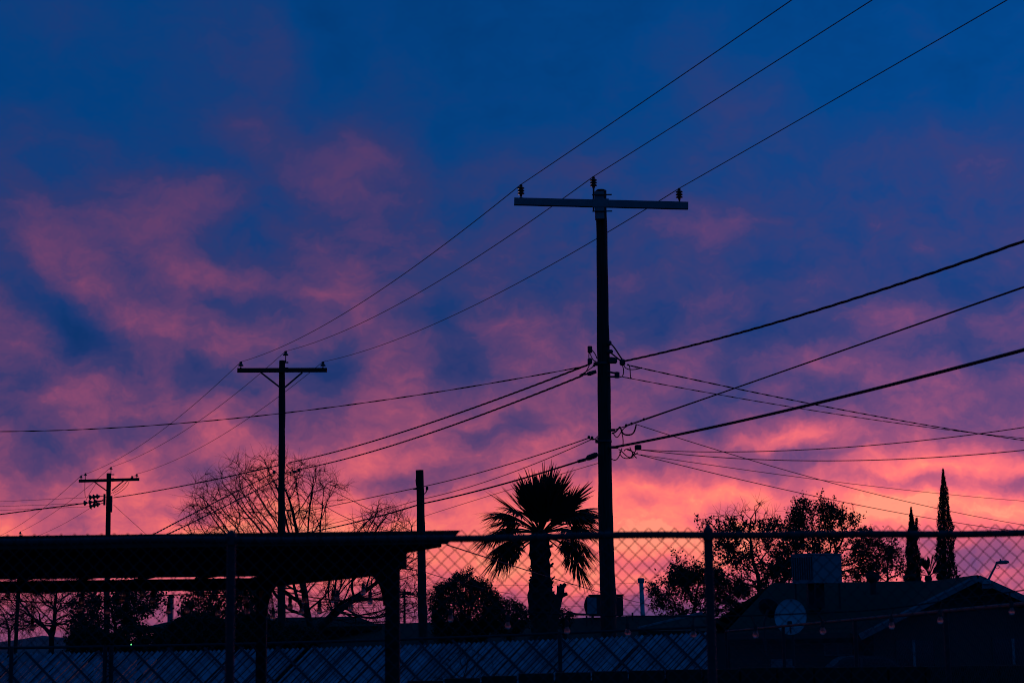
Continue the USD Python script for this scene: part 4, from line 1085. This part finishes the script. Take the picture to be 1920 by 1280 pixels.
# ------------------------------------------------------------------ house at the left, with a chimney
YH = 74.0
ch_ = thing("chimney_house", "dark house roof at left under the patio, with a tall pale chimney", "house", at(330, 1220, YH) * [1, 1, 0])
hr = at(345, 1159, YH); he = at(262, 1178, YH - 2)
part(ch_, "roof", slab(hr, he, at(262, 1178, YH - 2) + [9.5, 0, 0], hr + [7, 0, 0], .15), "shingle")
part(ch_, "roof", slab(hr + [0, .03, 0], hr + [7, .03, 0], hr + [9, 5, -1.2], hr + [-2, 5, -1.2], .15), "shingle", label="rear slope")
part(ch_, "barge_board", bar(hr + [-.03, -.03, -.04], he + [-.03, -.03, -.04], .05, .10), "white_trim")
part(ch_, "wall", box((he[0] + .6, YH - 1.5, 0), (he[0] + 9, YH - 1.3, he[2] - .05)), "stucco")
part(ch_, "wall", box((he[0] + .6, YH - 1.3, 0), (he[0] + .8, YH + 4, he[2] - .05)), "stucco")
c0, c1 = at(313.5, 1168, YH - .3), at(323.5, 1120, YH - .3)
cm = part(ch_, "chimney", box((c0[0], YH - .3, c0[2] - .4), (c1[0], YH + .0, c1[2]), .01), "white_trim")
part(cm, "chimney_cap", join(box((c0[0] - .03, YH - .34, c1[2] + .003), (c1[0] + .03, YH + .04, c1[2] + .05)), tube([((c0[0] + c1[0]) / 2, YH - .15, c1[2] + .05), ((c0[0] + c1[0]) / 2, YH - .15, c1[2] + .12)], .1, 10)), "dark_metal")
# a gable farther off between the patio posts
YJ = 80.0
g0, gl_, gr_ = at(688, 1178, YJ), at(632, 1204, YJ), at(742, 1204, YJ)
sh = thing("small_gabled_house", "small dark gabled house seen between the two patio posts", "house", g0 * [1, 1, 0])
part(sh, "wall", prism([(gl_[0] + .3, 0), (gr_[0] - .3, 0), (gr_[0] - .3, gl_[2] - .0), (g0[0], g0[2] - .16), (gl_[0] + .3, gl_[2] - .0)], YJ + .3, YJ + .5, "y"), "stucco")
part(sh, "roof", slab(g0, gl_, gl_ + [0, 6, 0], g0 + [0, 6, 0]), "shingle", label="left slope")
part(sh, "roof", slab(g0 + [.002, 0, 0], g0 + [.002, 6, 0], gr_ + [0, 6, 0], gr_), "shingle", label="right slope")
part(sh, "barge_board", bar(g0 + [0, -.03, -.06], gl_ + [0, -.03, -.06], .04, .12), "stucco")
part(sh, "barge_board", bar(g0 + [.01, -.034, -.06], gr_ + [0, -.034, -.06], .04, .12), "stucco")

# ------------------------------------------------------------------ trees
def in_poly(poly, n, Y, dep, rng):
    """Points spread through a crown: an outline at the tree's own distance, with depth."""
    from shapely import contains_xy
    g = Polygon(poly).buffer(0)
    x0, y0, x1, y1 = g.bounds
    out = []
    while len(out) < n:
        q = rng.uniform((x0, y0), (x1, y1), (4 * n, 2))
        q = q[contains_xy(g, q[:, 0], q[:, 1])]
        out += list(q)
    q = np.array(out[:n])
    return np.array([at(a, b, Y) + [0, d, 0] for (a, b), d in zip(q, dep * np.clip(rng.normal(0, .55, n), -1, 1))])


def colonise(start, A, step, reach, kill, rng, iters=160, jitter=.22, lift=0.0):
    """Space colonisation: branches grow towards the free points of the crown."""
    P = [np.asarray(p, float) for p in start]
    par = [-1] + list(range(len(P) - 1))
    P = np.array(P); par = list(par)
    A = A.copy()
    for _ in range(iters):
        if not len(A):
            break
        d, i = cKDTree(P).query(A)
        A, d, i = A[d > kill], d[d > kill], i[d > kill]
        if not len(A):
            break
        ok = d < reach
        if not ok.any():
            break
        D = np.zeros_like(P)
        np.add.at(D, i[ok], (A[ok] - P[i[ok]]) / d[ok, None])
        g = np.unique(i[ok])
        v = D[g] + rng.normal(0, jitter, (len(g), 3)) * np.linalg.norm(D[g], axis=1, keepdims=True) + [0, 0, lift]
        v /= np.linalg.norm(v, axis=1, keepdims=True) + 1e-9
        old = P[g] - P[np.maximum(np.array(par)[g], 0)]
        v += .55 * old / (np.linalg.norm(old, axis=1, keepdims=True) + 1e-9)     # shoots keep much of their parent's way
        v /= np.linalg.norm(v, axis=1, keepdims=True) + 1e-9
        q = P[g] + v * step
        new = cKDTree(P).query(q)[0] > .55 * step                     # no shoot on top of another
        if not new.any():
            break
        P = np.vstack([P, q[new]]); par += list(g[new])
    par = np.array(par)
    tips = np.ones(len(P))
    tips[:] = 0
    kids = np.bincount(par[par >= 0], minlength=len(P))
    tips[kids == 0] = 1
    for k in range(len(P) - 1, 0, -1):
        tips[par[k]] += tips[k]
    return P, par, tips, kids


def wood(P, par, tips, rtip, power, rmax, sides=5):
    r = np.minimum(rtip * tips ** power, rmax)
    k = np.arange(1, len(P)); k = k[par[1:] >= 0]
    return sticks(P[par[k]], P[k], np.minimum(r[par[k]], r[k] * 1.35), r[k], sides)


def twigs(P, par, at_nodes, rng, n, length, r, droop=-.1, segs=4):
    """Fine curving twigs at given nodes, along the way the branch goes."""
    b = np.repeat(at_nodes, n)
    d = P[b] - P[np.maximum(par[b], 0)]
    d /= np.linalg.norm(d, axis=1, keepdims=True) + 1e-9
    d = d + rng.normal(0, .55, d.shape); d /= np.linalg.norm(d, axis=1, keepdims=True)
    cur = rng.normal(0, .16, d.shape) + [0, 0, droop]
    q, out = P[b].copy(), []
    ln = length * rng.uniform(.5, 1.3, len(b))[:, None] / segs
    for s in range(segs):
        nq = q + d * ln
        out.append(sticks(q, nq, np.full(len(b), r * (1 - .18 * s)), np.full(len(b), r * (1 - .18 * (s + 1))), 3))
        d = d + cur + rng.normal(0, .12, d.shape); d /= np.linalg.norm(d, axis=1, keepdims=True)
        q = nq
    return join(*out), q


TG = "trees beyond the fence"


def tree(name, label, cat, root, Y, crowns, step=.22, reach=1.6, kill=.33, rtip=.011, power=.5, rmax=.17, twig=(2, .5, .008), leaf=None, seed=1, fork=None, droop=-.1, lift=0.0, group=TG, bark="bark", jitter=.22, leaf_top=None):
    """root: the foot's pixel column; crowns: (outline, points, depth). leaf: (number, size, material, spread)."""
    rng = np.random.default_rng(seed)
    base = at(*root, Y); base[2] = -.1
    t = thing(name, label, cat, (base[0], Y, 0), group=group)
    A = np.vstack([in_poly(po, n, Y, dep, rng) for po, n, dep in crowns])
    zlow = at(*(fork or root), Y)
    n0 = max(3, int((zlow[2] + .1) / step))
    start = [base + (zlow - base) * s + rng.normal(0, .015, 3) * (s > 0) for s in np.linspace(0, 1, n0)]
    # make sure the first shoots reach the crown
    d0 = np.min(np.linalg.norm(A - start[-1], axis=1))
    if d0 > reach * .8:
        tgt = A[np.argsort(np.linalg.norm(A - start[-1], axis=1))[:20]].mean(0)
        m = int(d0 / step)
        start += [start[-1] + (tgt - start[-1]) * s for s in np.linspace(.1, .85, m)]
    P, par, tips, kids = colonise(start, A, step, reach, kill, rng, jitter=jitter, lift=lift)
    big = tips > 14
    k = np.arange(1, len(P))
    r = np.minimum(rtip * tips ** power, rmax)
    kb, ks = k[big[k]], k[~big[k]]
    seg = lambda kk, sd: sticks(P[par[kk]], P[kk], np.minimum(r[par[kk]], r[kk] * 1.3), r[kk], sd)
    if len(kb):
        part(t, "trunk", seg(kb, 7), bark, smooth=True)
    ends = np.flatnonzero((kids == 0) & (np.arange(len(P)) > n0))
    some = np.flatnonzero((tips < 6) & (np.arange(len(P)) > n0))
    tw, q = twigs(P, par, np.concatenate([ends, rng.choice(some, max(1, len(some) // 2))]), rng, *twig, droop=droop)
    part(t, "branches", join(seg(ks, 4), tw), bark, kind="stuff")
    if leaf:
        n, size, mat, spread = leaf
        src = np.vstack([P[some], q])
        if leaf_top:
            src = src[src[:, 2] < at(root[0], leaf_top, Y)[2]]
        ph = src @ rng.normal(0, 3.2, (3, 5)) + rng.uniform(0, 6, 5)            # leaves stand in clumps
        wt = np.clip(.55 + np.sin(ph).sum(1) / 2.4, .06, None); wt /= wt.sum()
        L_ = src[rng.choice(len(src), n, p=wt)] + rng.normal(0, spread, (n, 3))
        part(t, "foliage", leaves(L_, rng, size, .25), mat, kind="stuff")
    return t


# the great bare tree behind the second pole
tree("bare_tree", "wide leafless tree with fine arching twigs behind the second pole", "tree", (575, 1230), 72,
     [([(352, 1000), (362, 940), (400, 895), (470, 862), (560, 862), (622, 886), (642, 915), (600, 950), (630, 1000), (600, 1060), (520, 1090), (420, 1060)], 2300, 2.8),
      ([(480, 1060), (640, 1060), (640, 1150), (560, 1180), (500, 1150)], 200, 1.5)], fork=(585, 1190), step=.24, kill=.26, reach=1.8, rtip=.0078, rmax=.13, twig=(3, .62, .0062), seed=11, droop=.02, jitter=.10)
tree("bare_tree", "leafless tree with thick slanting limbs seen under the patio's right end", "tree", (592, 1230), 66,
     [([(606, 1110), (640, 1010), (690, 955), (740, 945), (778, 985), (792, 1060), (792, 1160), (700, 1175), (610, 1170)], 1150, 2.2)], fork=(594, 1186), step=.22, kill=.26, reach=1.8, rtip=.010, rmax=.15, twig=(2, .7, .008), seed=12, droop=-.06, jitter=.10)
tree("bare_tree", "leafless tree with several thin trunks at the left edge under the patio", "tree", (98, 1235), 60,
     [([(10, 1180), (5, 1100), (50, 1084), (150, 1084), (175, 1110), (160, 1180)], 1000, 1.6)], fork=(96, 1212), step=.18, kill=.23, reach=1.6, rtip=.0095, rmax=.09, twig=(3, .7, .008), seed=13, droop=0)
tree("bare_shrub", "leafless scrub with drooping twigs at the far left edge", "shrub", (20, 1225), 52,
     [([(-40, 1190), (-40, 1120), (40, 1130), (60, 1190)], 260, .8)], fork=(18, 1205), step=.14, kill=.2, reach=1.2, rtip=.007, rmax=.04, twig=(2, .5, .0055), seed=14, droop=-.1)
# dense evergreens behind the patio
tree("evergreen_tree", "dark leafy tree around the third pole's foot, under the patio", "tree", (216, 1240), 64,
     [([(140, 1200), (150, 1120), (185, 1092), (262, 1094), (300, 1118), (290, 1150), (240, 1190), (180, 1215)], 520, 1.6)], fork=(216, 1200), step=.2, kill=.32, reach=1.6, rmax=.13, twig=(2, .4, .008), leaf=(7500, .12, "leaf_dark", .10), seed=21)
tree("evergreen_tree", "dark leafy tree right of the chimney, half behind the fence post", "tree", (400, 1240), 68,
     [([(345, 1180), (345, 1122), (375, 1092), (450, 1090), (492, 1104), (500, 1180), (440, 1215), (350, 1215)], 620, 1.6)], fork=(402, 1200), step=.2, kill=.32, reach=1.6, rmax=.13, twig=(2, .4, .008), leaf=(11000, .12, "leaf_dark", .10), seed=22)
# right: leafy trees behind the house
tree("leafy_bush", "dense dark bush with loose sprigs left of the right fence post", "shrub", (1290, 1235), 72,
     [([(1236, 1150), (1243, 1105), (1265, 1065), (1300, 1058), (1345, 1075), (1400, 1100), (1400, 1150), (1300, 1160)], 560, 1.3), ([(1222, 1105), (1240, 1080), (1262, 1045), (1300, 1040), (1300, 1062), (1250, 1100)], 50, .5)],
     fork=(1295, 1170), step=.18, kill=.29, reach=1.5, rmax=.1, twig=(2, .35, .007), leaf=(10000, .12, "leaf_olive", .09), seed=31)
tree("leafy_tree", "sparse leafy tree with bare twigs on top, right of the fence post", "tree", (1426, 1235), 74,
     [([(1335, 1010), (1385, 985), (1450, 975), (1492, 1010), (1505, 1080), (1450, 1110), (1380, 1115), (1335, 1080)], 430, 1.6), ([(1308, 985), (1345, 965), (1408, 938), (1452, 950), (1462, 985), (1380, 995)], 170, 1.0)],
     fork=(1424, 1110), step=.18, kill=.32, reach=1.5, rmax=.13, twig=(2, .55, .0075), leaf=(6400, .13, "leaf_olive", .08), seed=32, droop=.08, leaf_top=972)
tree("leafy_tree", "fuller leafy tree with rounded clumps behind the evaporative cooler", "tree", (1528, 1235), 76,
     [([(1474, 985), (1482, 950), (1510, 936), (1545, 945), (1590, 955), (1612, 975), (1606, 1000), (1480, 1010)], 420, 1.3), ([(1440, 1015), (1560, 1000), (1640, 995), (1668, 1008), (1684, 1045), (1640, 1085), (1500, 1092), (1440, 1060)], 520, 1.5)],
     fork=(1524, 1110), step=.18, kill=.32, reach=1.5, rmax=.13, twig=(2, .4, .0075), leaf=(14500, .12, "leaf_olive", .08), seed=33)
tree("leafy_tree", "small sparse tree between the leafy trees and the cypresses", "tree", (1668, 1235), 78,
     [([(1625, 1075), (1635, 1035), (1670, 1010), (1700, 1040), (1698, 1085)], 170, .9)], fork=(1664, 1120), step=.16, kill=.28, reach=1.4, rmax=.06, twig=(2, .45, .007), leaf=(1300, .12, "leaf_olive", .08), seed=34)


def leaf_ball(name, label, cat, c, rad, Y, n, size, mat, seed, lumps=.22):
    """A dense round crown: leaves on lumpy shells, with a few gaps, over a short trunk and inner boughs."""
    rng = np.random.default_rng(seed)
    c = np.asarray(c, float); rad = np.asarray(rad, float)
    t = thing(name, label, cat, (c[0], Y, 0), group=TG)
    d = rng.normal(size=(n, 3)); d /= np.linalg.norm(d, axis=1, keepdims=True)
    L1 = np.sin(d @ np.array([4.1, 2.3, 3.2]) + 1) * np.sin(d @ np.array([-3.1, 4.7, 2.2]) + 2) + .6 * np.sin(d @ np.array([9.1, -7.3, 8.2])) * np.sin(d @ np.array([6.1, 9.7, -8.2]) + 1)
    s = (1 + lumps * .6 * L1) * rng.uniform(.45, 1.0, n) ** .35
    part(t, "foliage", leaves(c + d * s[:, None] * rad, rng, size, .2), mat, kind="stuff")
    br = [tube([(c[0], Y, -.1), (c[0] + .03, Y, c[2] * .5), (c[0], Y, c[2] - rad[2] * .2)], [.12, .1, .06], 8)]
    for k in range(14):
        e = rng.normal(size=3); e /= np.linalg.norm(e); e[2] = abs(e[2])
        br.append(tube([(c[0], Y, c[2] - rad[2] * .5), c + e * rad * .4 - [0, 0, rad[2] * .2], c + e * rad * .85], [.05, .03, .01], 5))
    part(t, "trunk", join(*br), "bark")
    return t


leaf_ball("round_tree", "dense ball-shaped dark tree just right of the stub pole", "tree", at(871, 1145, 58), (1.12, 1.1, 1.17), 58, 23000, .08, "leaf_dark", 41, .30)
leaf_ball("leafy_bush", "low dark bush between the round tree and the palm trunk", "shrub", at(953, 1158, 57), (.66, .6, .58), 57, 4200, .08, "leaf_dark", 42)
leaf_ball("leafy_bush", "small dark bush low behind the cut stump, right of the palm", "shrub", at(1058, 1160, 56), (.28, .3, .32), 56, 900, .07, "leaf_dark", 43)


for k, (px, py, Y, rx, rz2, n) in enumerate(((170, 1205, 60, .75, .55, 4500), (262, 1200, 60, .9, .5, 5500), (372, 1190, 62, 1.1, .75, 8000), (470, 1188, 62, 1.0, .8, 8000), (552, 1200, 60, .8, .5, 5000))):
    leaf_ball("hedge_bush", ("low dark bush behind the slatted fence, below the third pole's leafy tree", "low dark bush behind the slatted fence, left of the chimney's foot", "dark bush behind the slatted fence, right of the chimney",
              "dark bush behind the slatted fence, beside the rear patio post", "low dark bush behind the slatted fence, right of the second pole's foot")[k], "shrub", at(px, py, Y), (rx, .7, rz2), Y, n, .10, "leaf_dark", 80 + k)


def cypress(label, top, base_y, halfw, Y, seed, second=None):
    rng = np.random.default_rng(seed)
    a = at(*top, Y)
    xc = at(top[0] + 2, base_y, Y)[0]
    t = thing("cypress", label, "tree", (xc, Y, 0), group="pair of slender cypresses")
    n = 15000
    h = a[2]
    zz = rng.uniform(0.02, 1, n) ** .8
    prof = np.interp(zz, [0, .08, .45, .75, .90, .97, 1.0], [.78, 1.05, 1.03, .70, .33, .10, .0]) * halfw
    ang = rng.uniform(0, 2 * np.pi, n)
    lump = 1 + .24 * np.sin(ang * 3 + zz * 30) + .12 * np.sin(ang * 5 - zz * 55 + 1) + .08 * np.sin(zz * 140)
    r = prof * lump * rng.uniform(.5, 1, n) ** .5
    P = np.stack([xc + (a[0] - xc) * zz + r * np.cos(ang), Y + r * np.sin(ang), zz * h - .08], 1)
    if second is not None:
        s = at(*second, Y); m = 700
        u = rng.uniform(0, 1, m)
        P = np.vstack([P, np.stack([s[0] - .04 * (1 - u) + rng.normal(0, .03, m) * (1.6 - u), Y + rng.normal(0, .05, m), s[2] - .9 * (1 - u)], 1)])
    part(t, "foliage", leaves(P, rng, .17 * (1.1 - .75 * np.clip((P[:, 2]) / h, 0, 1) ** 2), -2.4, .3), "leaf_cypress", kind="stuff")
    part(t, "trunk", tube([(xc, Y, -.1), (xc, Y, h * .5), (a[0], Y, h - .35)], [.16, .1, .015], 8), "bark")


cypress("tallest slender cypress at right, rising well above the fence", (1768, 876), 1078, at(1796, 1078, 75)[0] - at(1778, 1078, 75)[0], 75, 51)
cypress("shorter cypress with a forked tip, left of the tallest one", (1708, 948), 1080, at(1729, 1080, 74)[0] - at(1714, 1080, 74)[0] + .01, 74, 52, second=(1718.5, 972))


# ------------------------------------------------------------------ fan palms
def fan_palm(name, label, c, Y, nfr, size, seed, trunk=None, up_bias=0.0, dirs=None):
    rng = np.random.default_rng(seed)
    c = np.asarray(c, float)
    t = thing(name, label, "palm", (c[0], Y, 0))
    if trunk:
        z = np.linspace(-.2, c[2] + .04, 34)
        u = np.linspace(0, 1, 34)
        rad = np.interp(u, [0, .35, .6, .8, .93, 1], trunk) * (1 + .04 * np.sin(np.arange(34) * 2.4))
        part(t, "trunk", rough_tube(np.stack([c[0] + 0 * z + .03 * np.sin(u * 5), Y + 0 * z, z], 1), rad, 18, .035, seed), "bark")
        bs = []
        for k in range(150):
            zz = rng.uniform(.4, 1) ** .8 * (c[2] - .2)
            a = rng.uniform(0, 2 * np.pi)
            rr = np.interp(zz / (c[2] + .08), [0, .35, .6, .8, .93, 1], trunk) * .93
            p = np.array([c[0] + rr * math.cos(a), Y + rr * math.sin(a), zz])
            d = np.array([math.cos(a) * .75, math.sin(a) * .75, rng.uniform(.1, 1.0)])
            bs.append(bar(p, p + d * rng.uniform(.05, .13), .07, .03))
        part(t, "leaf_bases", join(*bs), "bark", kind="stuff")
    for i in range(nfr):
        if dirs is not None:
            az_, el_ = dirs[i]
        else:
            el_ = math.radians(rng.choice([rng.uniform(52, 88), rng.uniform(18, 52), rng.uniform(-22, 18), rng.uniform(-58, -22)], p=[.40, .20, .22, .18]))
            az_ = rng.uniform(0, 2 * np.pi)
        d = np.array([math.cos(az_) * math.cos(el_), math.sin(az_) * math.cos(el_), math.sin(el_)])
        up = el_ > .72
        pet = size * (rng.uniform(.12, .42) if up else rng.uniform(.36, .52))
        bl = size * (rng.uniform(.36, .50) if up else rng.uniform(.36, .46))
        costa = bl * (.45 if up else .75)
        # stalk and midrib in one arc, bending over under the blade's weight
        q = c + d * .06
        cur, path = d.copy(), [q.copy()]
        for k in range(8):
            cur = cur + np.array([0, 0, -1.0]) * ((.012 if up else .046) * (k + 1) / 3 * (1 - .3 * abs(cur[2])))
            cur /= np.linalg.norm(cur)
            q = q + cur * (pet / 4 if k < 4 else costa / 4)
            path.append(q.copy())
        path = np.array(path)
        ms = [tube(path, [.022, .021, .019, .017, .015, .013, .010, .007, .004], 5)]
        nl = 46 if not up else 38
        V, F = [], []
        tw = rng.normal(0, .9 if up else .3)
        for j in range(nl):
            b = (j / (nl - 1) - .5) * 2
            u = 4 + 4 * (1 - abs(b)) ** .9
            i0 = min(int(u), 7)
            o0 = path[i0] + (path[i0 + 1] - path[i0]) * (u - i0)
            fdir = path[i0 + 1] - path[i0]; fdir = fdir / np.linalg.norm(fdir)
            s = np.cross(fdir, [0.013, .02, 1.0]); s /= np.linalg.norm(s) + 1e-9
            n = np.cross(s, fdir)
            s, n = s * math.cos(tw) + n * math.sin(tw), n * math.cos(tw) - s * math.sin(tw)
            ang = math.copysign(abs(b) ** .8, b) * math.radians(36 if up else 80) + rng.normal(0, .05)
            L_ = bl * (1 - (.30 if up else .45) * abs(b)) * rng.uniform(.8, 1.12) * (1.0 if up else .80)
            dd = fdir * math.cos(ang) + s * math.sin(ang) - n * (.0 if up else .42 * abs(b) ** .5) + rng.normal(0, .04, 3)
            dd /= np.linalg.norm(dd)
            w = np.cross(dd, n); w /= np.linalg.norm(w) + 1e-9
            drp = rng.uniform(.06, .24) * (.3 if up else 1.2)
            pts = [o0 + dd * L_ * qq - np.array([0, 0, 1]) * L_ * drp * qq ** 2 for qq in (0, .4, .72, 1.0)]
            for qq, wd in zip(pts, (.009, .022, .016, .004)):
                V += [qq - w * wd, qq + w * wd]
            o = len(V) - 8
            for k in range(3):
                F += [[o + 2 * k, o + 2 * k + 1, o + 2 * k + 3], [o + 2 * k, o + 2 * k + 3, o + 2 * k + 2]]
        ms.append((np.array(V), np.array(F)))
        part(t, "frond", join(*ms), "leaf_palm")
    return t


rngp = np.random.default_rng(17)
pd = []
for lo, hi, n, dep in ((64, 116, 20, .6), (68, 112, 8, .3), (126, 140, 2, .2), (44, 52, 2, .2), (22, 40, 3, .2), (142, 160, 3, .2), (6, 18, 3, .4), (164, 176, 3, .4), (-20, -4, 3, .4), (186, 200, 3, .4), (-36, -26, 2, .3), (206, 216, 2, .3), (-20, 30, 4, 1.6), (150, 200, 4, 1.6), (30, 42, 3, .8), (138, 150, 3, .8)):
    for a_ in np.linspace(lo, hi, n):
        e = math.radians(a_ + rngp.normal(0, 3))
        v = np.array([math.cos(e), rngp.uniform(-dep, dep), math.sin(e)]); v /= np.linalg.norm(v)
        pd.append((math.atan2(v[1], v[0]), math.asin(v[2])))
fan_palm("fan_palm", "shaggy fan palm with a thick rough trunk in the middle of the photo", at(1014, 1000, 50), 50, len(pd), 1.84, 62, trunk=[.39, .37, .34, .29, .26, .23], dirs=pd)
rngp = np.random.default_rng(9)
fan_palm("yucca", "small spiky plant between the two cypresses above the roof", at(1742, 1080, 72), 72, 12, .95, 71, dirs=[(rngp.uniform(0, 6.28), rngp.uniform(.2, 1.4)) for _ in range(12)], trunk=[.1, .1, .1, .1, .1, .08])

# the cut stump beside the palm: a trunk sawn to a few stubs
YT = 47.0
T_ = lambda px, py, d=0.0: at(px, py, YT + d)
st = thing("pollarded_tree", "sawn-off bare trunk with short stubs right beside the palm", "tree", T_(1040, 1200) * [1, 1, 0], group=TG)
bot = T_(1036, 1190); bot[2] = -.1
part(st, "trunk", rough_tube(np.array([bot, T_(1036, 1175), T_(1040, 1150), T_(1046, 1130), T_(1050, 1112), T_(1055, 1095)]), [.16, .14, .115, .105, .085, .075], 10, .012, 3), "bark")
for pts, r in (([(1046, 1128), (1041, 1118), (1033, 1108), (1030, 1102)], (.07, .05, .045, .03)), ([(1050, 1118), (1057, 1114), (1064, 1112)], (.06, .05, .04)), ([(1047, 1122), (1047, 1108), (1046, 1097)], (.04, .03, .022)), ([(1054, 1100), (1058, 1096), (1060, 1093)], (.06, .05, .045))):
    part(st, "stub", rough_tube(np.array([T_(*p) for p in pts]), r, 8, .006, 4), "bark")
# a wiry shrub before the slatted fence
tree("bare_shrub", "wiry leafless shrub in front of the slatted fence, left of its thin post", "shrub", (890, 1300), 24,
     [([(800, 1290), (830, 1235), (870, 1212), (900, 1218), (935, 1250), (940, 1300), (860, 1310)], 330, .35)], fork=(888, 1300), step=.06, kill=.09, reach=.9, rtip=.0026, rmax=.014, twig=(2, .16, .0022), seed=61, droop=0, group=None)
